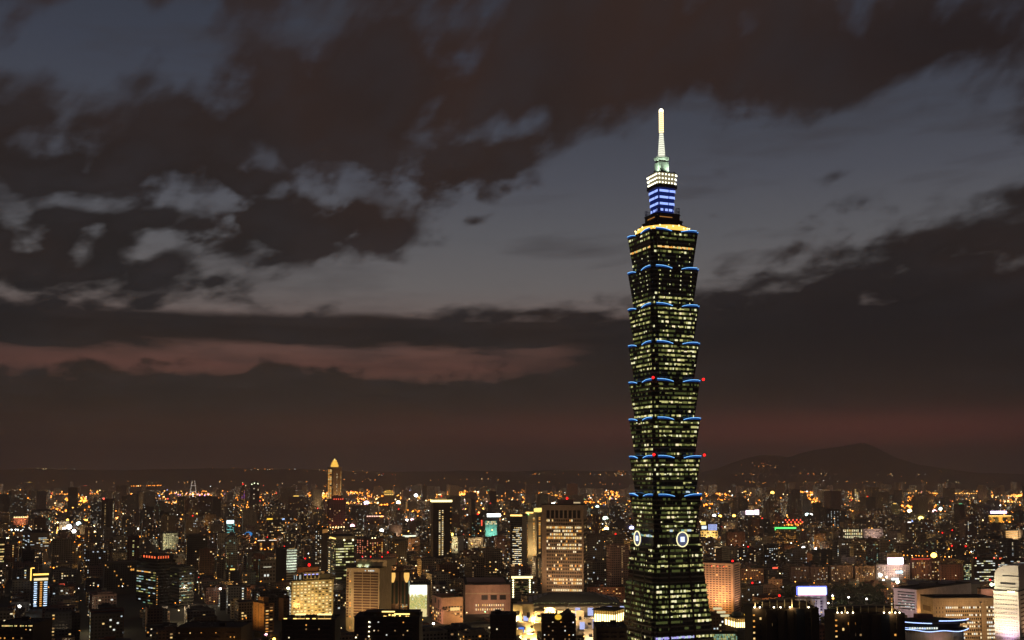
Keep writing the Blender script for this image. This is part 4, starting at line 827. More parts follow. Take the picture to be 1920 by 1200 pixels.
    b.box('roof_sign', E('sign_white', (.9, 1, 1), 3.5), (.25 * b.w, -.2 * b.d, b.h + 14), (b.w * 1.15, 1.5, 9)); b.box('sign_frame', METAL, (.2 * b.w, -.1 * b.d, b.h + 5), (b.w * .9, .8, 9)); b.win('front', 9, 2, 977, 984, .8, (WARM, CREAM), fx=.8, fz=.7); flood(b.root, (0, -b.d / 2 - 30, 8), (0, 0, 30), 120000, (.6, 1, .85), 1.6, .8); b.done()
    b = B('apartment_block', 'pale block with many small cream windows below the red-signed building', 'apartment block', 'pale cream-windowed block', 876, 878, 906, 1008, 1031, 2600, 9, mat=CREAMW)
    b.win('front', 9, 7, 1010, 1030, .55, (CREAM, DIM, WARM), GLASS, fx=.5, fz=.5); b.done(); roof_clutter(b, 3, 5); flood(b.root, (0, -b.d / 2 - 30, 20), (0, 0, 30), 50000, (1, .7, .4), 1.6, .8)
    b = B('office_building', 'white rooftop-lamp building with banded front right of the gold-crowned dark tower', 'office building', 'white lamp-roofed building', 845, 858, 869, 1006, 1036, 2500, -7, mat=WHITEW)
    b.win('front', 6, 5, 1007, 1034, .7, (PALE, WARM, LIME), GLASS, fx=.9, fz=.4); b.lampdots('front', [(-.3, 1002)], 3.6, E('roof_gold_lamp', (1, .75, .15), 6)); flood(b.root, (10, -b.d / 2 - 30, 20), (0, 0, 25), 60000, (1, .8, .4), 1.6, .8); b.done()
    b = B('market_hall', 'low hall with glowing white roof in the middle distance', 'market hall', 'glowing white hall', 754, 756, 781, 1007, 1012, 3000, 14, mat=CONC, roof=False)
    mb = MB(); n = 7
    mb.loft([[(x, y, b.h + .1 + 4 * math.sin(math.pi * k / (n - 1))) for k, y in enumerate(np.linspace(-b.d / 2, b.d / 2, n))] + [(x, b.d / 2, b.h - 1), (x, -b.d / 2, b.h - 1)] for x in (b.w / 2, -b.w / 2)]); mb.build('glowing_roof', E('hall_roof', (.95, 1, .75), 1.5), b.root); b.done()
    b = B('terrace_building', 'long low building with a row of rosy lights along its roof', 'apartment block', 'rosy-roofed long building', 686, 687, 720, 967, 990, 4000, 13, mat=BRICK)
    b.lampdots('front', [(-.45 + .1 * k, 968) for k in range(10)], 2.2, E('rose_lamp', (1, .6, .45), 2.5)); b.win('front', 10, 6, 972, 988, .2, (DIM, WARM), fx=.4); b.done()
    b = B('temple_hall', 'far gold lit hall with double tiled roof', 'temple hall', 'far gold-roofed hall', 719, 720, 738, 924, 935, 6500, 12, mat=wallm('gold_wall', (.4, .28, .1)))
    for k, (q, zz) in enumerate(((1.2, 0), (.8, 8))): MB().loft([[(x * q * b.w / 2, y * q * b.d / 2, b.h + zz + .2) for x, y in ((-1, -1), (1, -1), (1, 1), (-1, 1))], [(x * q * b.w * .3, y * q * b.d * .2, b.h + zz + 6) for x, y in ((-1, -1), (1, -1), (1, 1), (-1, 1))]]).build('tiled_roof', E('roof_gold_glow', (1, .6, .1), .9), b.root)
    b.lampdots('front', [(-.4 + .2 * k, 927) for k in range(5)], 3.5, GLAMP); b.done()
    # right-hand side
    b = B('hotel', 'tan hotel slab with stacked floor bands and red lamp beside the tallest tower', 'hotel', 'tan banded hotel', 1318, 1375, 1388, 1057, 1152, 1390, -26, mat=wallm('hotel_tan', (.55, .38, .26)))
    dkb = wallm('hotel_shade', (.07, .035, .025)); 
    b.win('front', 9, 21, 1060, 1150, .05, (GOLD, WARM), dkb, u0=-.5, u1=.44, fx=.66, fz=.5, seed=2)
    for j in range(21): y = 1060 + 90 * (j + .5) / 21; b.bar('side_window', dkb, 'right', -.3, .42, y - 1.1, y + 1.1, .1)
    b.bar('corner_pier', b.mat, 'front', .47, .5, 1058, 1150, .7); b.beacon(.42, -.2, 0, 1.3)
    for u in (-.2, .0, .2): b.lampdots('front', [(u, 1063)], .7, E('red_bulb', (1, .1, .05), 3))
    flood(b.root, (0, -b.d / 2 - 34, 8), (0, -b.d / 2, 42), 190000, (1, .58, .36), 1.7, .8); flood(b.root, (b.w / 2 + 22, 0, 8), (b.w / 2, 0, 34), 50000, (1, .6, .4), 1.7, .8); b.done()
    b = B('sign_building', 'building with white lattice columns under a blazing blue-white sign', 'sign building', 'blazing blue-white sign', 1492, 1493, 1549, 1117, 1164, 1290, -18 if False else 3, mat=wallm('lilac_panel', (.5, .46, .52)), group=None)
    b.bar('roof_sign', E('sign_blue_white', (.62, .72, 1), 4.2, True), 'front', -.46, .46, 1101, 1114, 1.5, 1.0); b.bar('sign_halo', E('sign_pink', (1, .5, .7), 1.1), 'front', -.46, .46, 1114.5, 1116.5, 1.2)
    bh = E('sign_blue_halo', (.16, .2, 1), 2.2, True); b.bar('sign_halo_bar', bh, 'front', -.5, .49, 1098.6, 1100.6, 1.2); b.bar('sign_halo_bar', bh, 'front', -.51, -.47, 1101, 1115, 1.2); b.bar('sign_halo_bar', bh, 'front', .465, .5, 1101, 1115, 1.2)  # added glowing bars imitate the sign's blue halo
    for u in (-.48, -.26, -.05, .17, .38): b.bar('lattice_column', WHITEW, 'front', u, u + .1, 1117, 1162, 1.0)
    for y in (1122, 1133, 1145, 1156): b.bar('lattice_beam', WHITEW, 'front', -.48, .48, y, y + 1.6, .7)
    b.win('front', 8, 8, 1120, 1160, .12, (COOL, WARM), GLASS, fx=.7); flood(b.root, (8, -b.d / 2 - 24, 6), (0, -b.d / 2, 26), 26000, (.8, .7, 1), 1.8, .8); b.done()
    # curved-roof residential blocks in the near right
    for k, (x0, xs, x1, yt, D, a, lab, lm) in enumerate(((1411, 1418, 1536, 1140, 770, 0.0, 'near dark apartment tower under a thin curved roof lined with star-like lamps', 'curved-roof dark tower'),
                                                       (1565, 1571, 1697, 1150, 800, 0.0, 'second dark curved-roof tower right of the orange street lamp', 'right curved-roof tower'))):
        b = B('apartment_tower', lab, 'apartment tower', lm, x0, x0, x1, yt, 1205, D, 0, 26, mat=wallm('night_brown', (.055, .035, .025)), roof=False)
        rf = wallm('roof_cream', (.4, .34, .24)); mb = MB(); n = 13; r = []
        for i in range(n):
            q = i / (n - 1); z = b.h + 3.2 + (3.4 * math.sin(math.pi * min(1, q * .62 + .04)) if k == 0 else 2.4 * math.sin(math.pi * (.2 + .5 * q))); x = (-.53 + 1.05 * q) * b.w
            r.append([(x, -b.d / 2 - 1.6, z), (x, -b.d / 2 + 2.4, z), (x, -b.d / 2 + 2.4, z + .5), (x, -b.d / 2 - 1.6, z + .5)])
        mb.loft([q[::-1] for q in r]); mb.build('curved_roof', rf, b.root)
        for i in range(9):
            q = (i + .4) / 9; z = b.h + 3.2 + (3.2 if k == 0 else 2.2) * math.sin(math.pi * (min(1, q * .62 + .04) if k == 0 else .2 + .5 * q)); b.box('roof_post', rf, ((-.5 + q) * b.w, -b.d / 2 + .5, (b.h + z) / 2), (.5, .5, z - b.h - .02))
        lampm = E('roof_star', (1, .85, .55), 9)
        for u in ((-.47, -.39, -.18, -.08, .06, .34) if k == 0 else (-.46, -.4, -.32, -.24, .2, .28, .36, .42)):
            e = MB().ball((u * b.w, -b.d / 2 - .9, b.h + .6), .55, n=6, k=4).build('roof_lamp', lampm, b.root)
        for u in ((-.44, .08) if k == 0 else (-.4, .3)):
            l = bpy.data.lights.new('roof_glow', 'POINT'); l.energy = 2600; l.color = (1, .75, .35); l.shadow_soft_size = .5; o = bpy.data.objects.new('roof_lamp_light', l); COL.objects.link(o); o.parent = b.root; o.location = (u * b.w, -b.d / 2 - 1.6, b.h + .9)
        b.box('core', b.mat, (.05 * b.w, 3, b.h + 1.4), (b.w * .7, b.d * .5, 2.7)); b.bar('glass_bay', wallm('night_glass', (.015, .02, .035), .1), 'front', .16, .28, yt + 2, 1260, .5)
        for u0 in (-.3, -.12, .02, .38): b.bar('bay', b.mat, 'front', u0, u0 + .09, yt + 3, 1270, 1.1)
        b.win('front', 1, 12, yt + 8, 1280, .95, (GOLD, WARM), u0=-.495, u1=-.46, fx=.8, fz=.3); b.win('front', 1, 12, yt + 8, 1280, .8, (GOLD, WARM), u0=.42, u1=.47, fx=.5, fz=.3)
        b.win('front', 10, 10, yt + 14, 1270, .1, (WARM, GOLD, DIM), GLASS, u0=-.42, u1=.4, fx=.32, fz=.45, seed=4 + k)
        if k == 0: b.beacon(-.02, 0, 4.5, .8)
        b.done()
    # beige office with neighbours
    b = B('office_building', 'long beige office with ribbed upper wall and rows of white windows', 'office building', 'long beige office', 1727, 1750, 1866, 1122, 1205, 1130, 4, mat=wallm('beige_panel', (.5, .38, .24), lines=3.8))
    b.win('front', 17, 9, 1136, 1200, .4, (WHITE, CREAM, CREAM), GLASS, u0=-.3, u1=.28, fx=.6, fz=.5, rowp=[.85, .05, .7, .1, .5, .75, .02, .55, .2], seed=2); b.win('front', 4, 9, 1136, 1200, .7, (WHITE, CREAM), GLASS, u0=.36, u1=.49, fx=.7, fz=.5, seed=4)
    b.win('front', 3, 3, 1136, 1160, 0, (WARM,), GLASS, u0=-.47, u1=-.32, fx=.2, fz=.5)
    for k in range(24): b.bar('rib', b.mat, 'front', -.49 + .041 * k, -.483 + .041 * k, 1124, 1134, .35)
    b.bar('relief', wallm('relief_bronze', (.2, .13, .07)), 'left', -.3, .3, 1138, 1148, .3); b.box('penthouse', ROOFM, (0, 0, b.h + 1), (b.w * .8, b.d * .5, 1.6))
    flood(b.root, (-6, -b.d / 2 - 40, 30), (0, -b.d / 2, 34), 64000, (1, .62, .32), 2.2, .8); flood(b.root, (-b.w / 2 - 18, -4, 20), (-b.w / 2, 0, 40), 14000, (1, .6, .2), 2.0, .8); b.done()
    b = B('office_building', 'white clad office with dark band windows on its left face, behind the long beige office', 'office building', 'white band-window office', 1676, 1719, 1822, 1106, 1160, 1270, 40, mat=wallm('lilac_white', (.55, .48, .5)))
    for j in range(7): b.bar('band_window', GLASS, 'left', -.32, .42, 1111 + 5.2 * j, 1113.2 + 5.2 * j, .1)
    b.win('left', 12, 7, 1110.8, 1147, .3, (WHITE, COOL, TEAL), u0=-.3, u1=.4, fx=.9, fz=.3, rowp=[0, .3, 0, .2, .5, .8, .1]); b.box('plant_room', CONC, (-.1 * b.w, 0, b.h + 2.4), (b.w * .2, b.d * .25, 4.4)); b.box('plant_room', b.mat, (.3 * b.w, .1 * b.d, b.h + 1.6), (b.w * .2, b.d * .3, 2.6))
    flood(b.root, (-b.w / 2 - 50, 0, 20), (0, 0, 34), 52000, (1, .7, .7), 1.9, .8); b.done()
    b = B('exhibition_hall', 'broad dark roofed hall with grey ridge beyond the white band-window office', 'hall', 'broad dark hall', 1700, 1702, 1838, 1096, 1106, 1420, 3, mat=CONC, roof=False)
    MB().loft([[(x, -b.d / 2, b.h), (x, 0, b.h + 5), (x, b.d / 2, b.h)] for x in (b.w / 2, -b.w / 2)]).build('roof', wallm('slate_blue', (.12, .12, .15)), b.root); b.done()
    b = B('office_building', 'square pink penthouse block between the beige office and the white rounded tower', 'office building', 'square pink block', 1835, 1837, 1864, 1104, 1123, 1200, 3, mat=PINKW)
    flood(b.root, (0, -b.d / 2 - 14, 46), (0, 0, 58), 9000, (1, .6, .4), 2, .8); b.done()
    # bright white tower at the right edge
    b = B('office_tower', 'bright white rounded-top tower at the right edge, lit lilac near its foot', 'office tower', 'white rounded tower', 1864, 1911, 1934, 1110, 1205, 1030, -38, mat=wallm('white_tile', (.75, .72, .62), .5, .12))
    b.slabs('floor_band', wallm('band_grey', (.42, .4, .36)), 'front', 12, 1118, 1215, .35, .15); 
    for j in range(13): b.bar('side_window', wallm('rust_shade', (.12, .05, .035)), 'right', -.35, .5, 1117 + 8 * j, 1119.4 + 8 * j, .1)
    b.win('front', 9, 12, 1114, 1212, .0, (CREAM,), wallm('band_grey', (.42, .4, .36)), u0=-.45, u1=.45, fx=.7, fz=.18)
    mb = MB(); n = 10; cw = b.w * .98
    prof = [(-.5, 0), (-.5, 8), (-.48, 12), (-.42, 15.2), (-.33, 17.6), (-.2, 19.3), (0, 20.3), (.5, 20.6), (.5, 0)]
    mb.loft([[(u * cw, y, b.h + 3.4 + z) for u, z in prof][::-1] for y in (-b.d * .42, b.d * .42)]); mb.build('rounded_top', wallm('white_tile_top', (.6, .56, .5), .5, .15), b.root)
    b.box('upper_step', b.mat, (0, 0, b.h + 1.8), (b.w * .96, b.d * .9, 3.3)); b.box('louvre', GLASS, (.06 * b.w, -b.d * .42 - .2, b.h + 7.0), (b.w * .6, .3, 1.6)); b.box('louvre', GLASS, (.2 * b.w, -b.d * .42 - .2, b.h + 14), (b.w * .7, .3, .8))
    b.lampdots('front', [(.1 + .08 * k, 1110) for k in range(4)], .8, E('lamp_cream', (1, .85, .5), 4)); MB().ball((-.56 * b.w, -.5 * b.d, b.h + 5.5), 1.5).build('corner_lamp', E('corner_green', (.85, 1, .6), 9), b.root)
    flood(b.root, (-6, -b.d / 2 - 26, 26), (0, -b.d / 2, 52), 88000, (1, .8, .5), 1.9, .8); flood(b.root, (-10, -b.d / 2 - 44, 60), (0, -b.d / 2, 84), 120000, (1, .84, .58), 1.6, .8); flood(b.root, (6, -b.d / 2 - 14, 20), (0, -b.d / 2, 36), 20000, (.85, .5, 1), 1.8, .8); flood(b.root, (b.w / 2 + 16, 0, 20), (b.w / 2, 0, 50), 22000, (1, .6, .35), 1.9, .8); b.done()
    # blue neon roundhouse
    b = B('theatre', 'low rounded cream building edged with wavy blue neon lines', 'theatre', 'blue neon building', 1698, 1698, 1829, 1168, 1205, 985, 0, 40, mat=DARKW, body=False)
    zt, zm = b.z(1168), b.z(1183); el = lambda r, z, k=1.0: [(math.cos(2 * math.pi * i / 40) * b.w * .5 * r, math.sin(2 * math.pi * i / 40) * b.d * .5 * r * k, z) for i in range(40)]
    MB().loft([el(.9, 0), el(.9, zm - 1)]).build('drum', CREAMW, b.root); MB().loft([el(1.0, zm - .99), el(1.02, zm), el(1.0, zm + .4)]).build('brim', DARKW, b.root)
    MB().loft([el(.8, zm + .41), el(.8, zt - 1.2)]).build('lounge', GLASS, b.root); MB().loft([el(.97, zt - 1.19), el(.97, zt), el(.5, zt + 1.6)]).build('roof', ROOFM, b.root); b.box('roof_house', BRICK, (-.12 * b.w, 0, zt + 3), (.23 * b.w, 9, 4.6))
    def neon(x0, x1, z, wave, r):
        mb = MB(); n = 26; pts = []
        for i in range(n + 1):
            x = (x0 + (x1 - x0) * i / n) * b.w; q = min(.999, abs(x) / (b.w * .5 * 1.03)); pts.append((x, -b.d * .515 * math.sqrt(1 - q * q), z + wave * math.sin(i * .55)))
        for p, q in zip(pts, pts[1:]): mb.bar(p, q, r, 4)
        mb.build('neon_line', BLUEW, b.root)
    neon(-.5, .5, zm - .3, .55, .42); neon(-.5, -.12, zt - .5, 0, .45); neon(-.02, .5, zt + 1.8, 0, .5); neon(-.49, -.2, zm + 1.6, .0, .25)
    MB().box((.23 * b.w, -b.d * .36, zt + .9), (.5 * b.w, 3, .8)).build('canopy', ROOFM, b.root)
    b.D = 985
    for k in range(12): MB().box(((-.42 + .035 * k) * b.w, -b.d * .45 - .2 + abs(k - 6) * .18, zm + 2), (1.5, .4, 1.6)).build('window', WHITE if k % 3 else COOL, b.root)
    l = flood(b.root, (0, -b.d / 2 - 16, 16), (0, 0, zm - 6), 9000, (1, .72, .45), 2.0, .8); flood(b.root, (-4, -b.d / 2 - 8, zm - 16), (-2, -b.d / 2, zm - 2), 2600, (1, .4, .9), 1.6, 1)
    b.done()
    # middle distance, right
    b = B('office_building', 'tan block crowned by a green neon strip', 'office building', 'green neon block', 1452, 1453, 1493, 992, 1024, 2750, -16 if False else 3, mat=wallm('umber', (.3, .17, .09)))
    gn = E('green_neon', (.12, 1, .2), 1.8); b.bar('neon_strip', gn, 'front', -.5, .5, 988.5, 991.5, 1.2); b.bar('neon_strip', gn, 'front', -.5, -.46, 991, 994, 1.2); b.win('front', 12, 10, 994, 1022, .4, (GOLD, DIM, GOLD), GLASS, fx=.4, fz=.45); b.win('left', 4, 10, 994, 1022, .2, (DIM,), GLASS)
    b.done()
    b = B('apartment_block', 'block topped by rows of red bulbs behind the green neon block', 'apartment block', 'red-bulb block', 1470, 1471, 1506, 977, 990, 3500, 3, mat=BRICK)
    b.lampdots('front', [(-.45 + .1 * k, 975 + (k % 2) * 4) for k in range(10)], 2.4, E('red_bulb', (1, .1, .05), 3)); b.win('front', 10, 3, 980, 989, .3, (GOLD, DIM), fx=.4); b.done()
    b = B('shop_building', 'cream lit store with a blue-white barred rooftop sign just right of the tallest tower', 'store', 'blue-barred store', 1312, 1314, 1346, 995, 1012, 2950, 4, mat=wallm('cream_store', (.6, .46, .24)))
    for k in range(7): b.bar('sign_bar', E('bar_blue', (.45, .55, 1), 1.3), 'front', -.05 + .075 * k, -.005 + .075 * k, 983, 994.5, .8)
    b.bar('side_sign', E('gold_sign2', (1, .75, .2), 1.4), 'front', -.5, -.2, 978, 984, .8); b.bar('side_sign', E('white_sign2', (.8, .9, 1), 1.4), 'front', -.45, -.15, 986, 992, .8); b.win('front', 6, 3, 996, 1011, .5, (WARM, CREAM), GLASS, fx=.7); flood(b.root, (0, -b.d / 2 - 30, 10), (0, 0, 20), 160000, (1, .72, .3), 2, .8); b.done()
    b = B('sign_building', 'far block with two-part dazzling pink-white sign', 'sign building', 'pink-white sign', 1396, 1397, 1424, 966, 975, 4100, 4, mat=DARKW)
    pw = E('sign_pink_white', (1, .8, .95), 3.2); b.bar('roof_sign', pw, 'front', -.45, .1, 957, 965, 2); b.bar('roof_sign', pw, 'front', .16, .46, 956, 965, 2); b.win('front', 6, 3, 967, 975, .3, (DIM, WARM)); b.done()
    b = B('hospital', 'pale wide block under a blazing pink-white rooftop board, lamps at its foot', 'hospital', 'pink-board block', 1640, 1643, 1706, 1059, 1092, 1850, 4, mat=wallm('pale_rose', (.6, .5, .47)))
    b.win('front', 18, 8, 1062, 1088, .12, (WHITE, CREAM), GLASS, fx=.5, fz=.45); b.bar('roof_board', E('board_pink', (1, .74, .9), 5, True), 'front', -.16, .3, 1046, 1058, 1.6, .5); b.bar('shop_sign', E('board_blue', (.5, .85, 1), 2), 'front', .08, .28, 1070.5, 1075, .6); b.bar('shop_sign', E('board_white', (.9, 1, 1), 2.2), 'front', -.05, .16, 1084, 1088, .8)
    b.lampdots('front', [(-.42, 1076), (-.4, 1080), (-.36, 1078), (-.3, 1088), (-.2, 1082)], 1.8, WLAMP); flood(b.root, (0, -b.d / 2 - 26, 12), (0, 0, 26), 70000, (1, .75, .65), 2, .8); b.done()
    for k, (x0, x1, yt, tone) in enumerate(((1481, 1516, 1062, (.36, .25, .2)), (1518, 1551, 1063, (.34, .22, .18)), (1556, 1597, 1060, (.36, .24, .2)), (1601, 1639, 1061, (.32, .22, .18)))):
        b = B('apartment_slab', ['plain pinkish slab with white windows grouped low, leftmost of the row of ribbed slabs', 'ribbed pinkish slab second in the row of four slabs', 'ribbed pinkish slab third in the row, with columns of warm rooms', 'rightmost of the four ribbed slabs, beside the pink-board block'][k], 'apartment slab', 'ribbed slab row', x0, x0 + 1, x1, yt, 1094, 1830, 4, mat=wallm('slab_pink%d' % k, tuple(v * .75 for v in tone)), group='ribbed apartment slabs in a row')
        for u in (-.5, -.26, -.02, .22, .46): b.bar('rib', b.mat, 'front', u, u + .04, yt + 1, 1093, .9)
        b.win('front', 12, 8, yt + 3, 1090, .14 + .05 * (k % 2), (WHITE, CREAM, WARM, GOLD), GLASS, fx=.45, fz=.45, seed=k + 3); roof_clutter(b, 4, k); flood(b.root, (0, -b.d / 2 - 30, 14), (0, 0, 24), 3000, (1, .55, .35), 2, 1); b.done()
    b = B('office_building', 'pale office with two rows of tall bright windows in the right middle distance', 'office building', 'tall-windowed office', 1579, 1580, 1618, 991, 1014, 3050, 4, mat=CONC)
    b.win('front', 11, 3, 992, 1010, .92, (PALE, CREAM, WARM), u0=-.48, u1=.48, fx=.5, fz=.75); b.done()
    b = B('office_building', 'long pale banded block right of the tall-windowed office', 'office building', 'long banded block', 1618, 1619, 1655, 992, 1012, 2950, 4, mat=wallm('pale_rose', (.6, .5, .47)))
    b.slabs('band', CONC, 'front', 6, 995, 1010, 1.2, .5); b.win('front', 12, 6, 993, 1011, .15, (DIM, WARM), GLASS, fx=.7); flood(b.root, (0, -b.d / 2 - 30, 14), (0, 0, 24), 60000, (1, .7, .6), 2, .8); b.done()
    b = B('gateway_building', 'gold lit gateway-shaped building under a lilac rooftop sign', 'gateway building', 'gold gateway building', 1853, 1854, 1896, 967, 984, 3950, 4, mat=wallm('gate_tan', (.45, .3, .12)))
    b.bar('opening', GLASS, 'front', -.3, -.06, 970, 984, .2); b.bar('opening', GLASS, 'front', .12, .34, 970, 984, .2); b.bar('roof_sign', E('lilac_sign', (.85, .65, 1), 3), 'front', -.42, .3, 958, 963, 2)
    b.bar('frame_light', GLAMP, 'front', -.5, .5, 966.5, 968, 1.4); flood(b.root, (0, -b.d / 2 - 40, 10), (0, 0, 20), 260000, (1, .6, .15), 2, .8); b.done()
    for (nm, lab, lm, x0, x1, yt, yb, D, sd, mats) in (('office_building', 'dark office with bright white-green strip windows left of the white rounded tower', 'strip-window office', 1823, 1866, 1047, 1094, 1790, 3, (WHITE, PALE, LIME)),
                                                  ('office_building', 'wide dark office with cool strip windows directly behind the white rounded tower', 'cool strip office', 1867, 1925, 1048, 1085, 1950, 5, (COOL, WHITE, CREAM)),
                                                  ('office_building', 'narrow dark office of green-white floors right of the brick slabs', 'green-white floor office', 1804, 1822, 1054, 1090, 1860, 8, (LIME, PALE, TEAL)),
                                                  ('office_building', 'dark office dotted with tall white lamp columns in the right distance', 'lamp-column office', 1548, 1575, 955, 992, 3600, 9, (COOL, WHITE))):
        b = B(nm, lab, 'office building', lm, x0, x0 + 1, x1, yt, yb, D, 4, mat=DARKW)
        b.win('front', 9 if sd != 9 else 4, 10, yt + 3, yb - 3, .5, mats, u0=-.46, u1=.46, fx=.9 if sd != 9 else .15, fz=.42 if sd != 9 else .5, run=.45 if sd != 9 else 0, seed=sd); b.lampdots('front', [(-.4, yt - 1), (.42, yt - 1)], 1.2, E('red_bulb', (1, .1, .05), 3)) if sd in (3, 5) else None; b.done(); roof_clutter(b, 3, sd)
    b = B('office_building', 'orange striped lit office near the right edge', 'office building', 'orange striped office', 1884, 1885, 1908, 994, 1014, 2950, 4, mat=CREAMW)
    for j in range(5): b.bar('lit_floor', E('orange_floor', (1, .55, .18), 1.2), 'front', -.5, .5, 996 + 3.8 * j, 998 + 3.8 * j, .4)
    b.bar('pale_wing', CREAMW, 'front', .52, .95, 993, 1014, 6); flood(b.root, (6, -b.d / 2 - 20, 10), (6, 0, 20), 60000, (1, .7, .45), 2, .8); b.done()
    b = B('lit_tower', 'distant narrow tower lit white from top to bottom', 'tower', 'distant white-lit tower', 1601, 1602, 1610, 916, 943, 7200, 4, mat=wallm('gold_wall', (.4, .28, .1)))
    b.win('front', 2, 9, 917, 942, .9, (CREAM, WARM), u0=-.45, u1=.45, fx=.8, fz=.6); b.done()
    for k, (x0, x1, yt, yb, D, tone, lab, lm, p) in enumerate(((1762, 1803, 1058, 1092, 1810, (.26, .12, .08), 'brick red slab with vertical ribs under the red rooftop cranes', 'ribbed brick slab', .06), (1744, 1761, 1050, 1092, 1840, (.28, .13, .08), 'slim brick tower with warm dotted windows below the orange star lamp', 'slim brick tower', .4),
                                                     (1707, 1743, 1048, 1092, 1880, (.3, .15, .1), 'brick apartment block lined with a red roof strip', 'red-strip brick block', .25), (1388, 1432, 1066, 1092, 1810, (.34, .19, .12), 'rosy apartment block with lit rooms right of the tan banded hotel', 'rosy apartment block', .22),
                                                     (1441, 1466, 1086, 1100, 1700, (.36, .22, .14), 'small orange washed block in front of the ribbed slab row', 'small orange block', .1), (1362, 1397, 998, 1030, 2650, (.25, .12, .07), 'plain rust brown block right of the tallest tower', 'rust brown block', .05),
                                                     (1353, 1381, 979, 998, 3300, (.4, .36, .3), 'pale gridded office above the rust brown block', 'pale gridded office', .5), (1100, 1172, 1101, 1120, 1500, (.4, .2, .12), 'long low rosy apartments between the tan stone office tower and the tallest tower', 'long rosy apartments', .2),
                                                     (1432, 1459, 1022, 1062, 2150, (.07, .06, .06), 'dark block with two columns of white windows in the right middle distance', 'two-column dark block', .35), (1780, 1818, 1029, 1050, 2400, (.06, .05, .05), 'dark block carrying two red rooftop lamps on frames', 'red-lamp dark block', .06))):
        b = B('apartment_block', lab, 'apartment block', lm, x0, x0 + 1, x1, yt, yb, D, 4, mat=wallm('block_tone%d' % k, tone))
        c = max(3, int(b.w / 4)); b.win('front', c, max(3, int((yb - yt) / 3.6 * (2000 / D) ** -.3)), yt + 2, yb - 1, p, (WARM, GOLD, CREAM, DIM) if k not in (8,) else (WHITE, COOL, CREAM), GLASS, fx=.42, fz=.45, seed=k); roof_clutter(b, 4, k)
        if k in (0, 2): 
            for u in (-.5, -.25, 0, .25, .46): b.bar('rib', b.mat, 'front', u, u + .04, yt + 1, yb, .8)
        if k == 2: b.bar('red_strip', E('red_strip', (1, .08, .06), .9), 'front', -.5, .5, yt - .8, yt + .4, .8)
        if k == 9: b.beacon(-.4, -.3, 4, 1.8); b.beacon(.3, -.3, 3, 1.8)
        if k not in (8, 9): flood(b.root, (0, -b.d / 2 - 26, 12), (0, 0, b.h * .5), 8000 if D < 2000 else 14000, (1, .55, .28), 2, .8)
        b.done()
    # near dark blocks along the lower edge
    for k, (x0, x1, yt, D, lab, lm) in enumerate(((1016, 1080, 1158, 930, 'near dark apartment block with a glowing amber dome on its pitched roof', 'amber-domed dark block'), (919, 968, 1155, 900, 'near dark block half hidden by trees left of the amber-domed one', 'near tree-side block'),
                                             (528, 628, 1163, 860, 'near dark roof with two lamp-lit pergolas in front of the yellow hotel', 'pergola-roofed block'), (664, 786, 1158, 850, 'near dark block with golden strip lights on its stepped roof', 'strip-lit stepped roof block'),
                                             (1118, 1176, 1178, 900, 'near dark curved-roof hall at the foot of the tallest tower', 'near curved hall'), (-12, 62, 1172, 900, 'near dark block at the bottom left with a lit band of windows', 'bottom-left block'), (330, 452, 1178, 980, 'low tan house block at the lower left with a warm wall', 'low tan block'))):
        b = B('apartment_block', lab, 'apartment block', lm, x0, x0, x1, yt, 1205, D, 0, 22 + 3 * k, mat=wallm('night_wall%d' % (k % 3), [(.05, .035, .025), (.06, .045, .035), (.045, .035, .03)][k % 3]))
        b.win('front', max(5, int(b.w / 3.2)), 7, yt + 5, yt + 60, [.3, .05, .06, .12, .03, .12, .1][k], (WHITE, CREAM, WARM, GOLD, DIM, DIM), GLASS, fx=.3, fz=.36, seed=40 + k)
        bm_ = wallm('night_balcony', (.09, .06, .045))
        for j in range(5):
            for u in (-.42, -.2, .04, .27): b.bar('balcony', bm_, 'front', u, u + .13, yt + 9 + 8.2 * j, yt + 10.6 + 8.2 * j, 1.1)
        rr = random.Random(k)
        for q in range(6): b.box('air_conditioner', METAL, (rr.uniform(-.42, .42) * b.w, rr.uniform(-.4, .3) * b.d, b.h + .75), (1.8, 1.4, 1.2))
        flood(b.root, (rr.uniform(-10, 10), -b.d / 2 - 22, 10), (0, -b.d / 2, b.h * .8), 4200, (1, .5, .2), 2.0, .8)  # added low flood that warms the dark front
        if k == 0:
            MB().loft([[(.05 * b.w, -b.d * .5, b.h + .1), (.3 * b.w, -b.d * .5, b.h + 5), (.5 * b.w, -b.d * .5, b.h + .1)], [(.05 * b.w, b.d * .5, b.h + .1), (.3 * b.w, b.d * .5, b.h + 5), (.5 * b.w, b.d * .5, b.h + .1)]]).build('pitched_roof', ROOFM, b.root)
            mb = MB(); mb.ball((-.02 * b.w, -.5 * b.d, b.h + .4), 2.9, n=12, k=8, sz=.8); mb.build('amber_dome', E('amber_dome', (1, .6, .05), .9), b.root)
        if k == 2:
            for x, w in ((-.18, .17), (.28, .24)):
                for dx in (-.5, 0, .5): b.box('pergola_post', CREAMW, ((x + dx * w) * b.w, -b.d * .3, b.h + 1.7), (.35, .35, 3.2))
                b.box('pergola_roof', E('pergola_gold_glow', (1, .75, .3), 1.9), (x * b.w, -b.d * .3, b.h + 3.8), (w * b.w * 1.12, 2.4, .9)); b.box('pergola_floor_glow', E('pergola_floor_glow', (1, .62, .18), 1.2), (x * b.w, -b.d * .33, b.h + .5), (w * b.w, 1.6, .6))  # light on pergola roof and floor is put in as emission
            for u in (-.44, -.26, -.02, .1): b.box('roof_strip', GLAMP, (u * b.w, -b.d * .45, b.h + 1.0), (.06 * b.w, .8, .7))
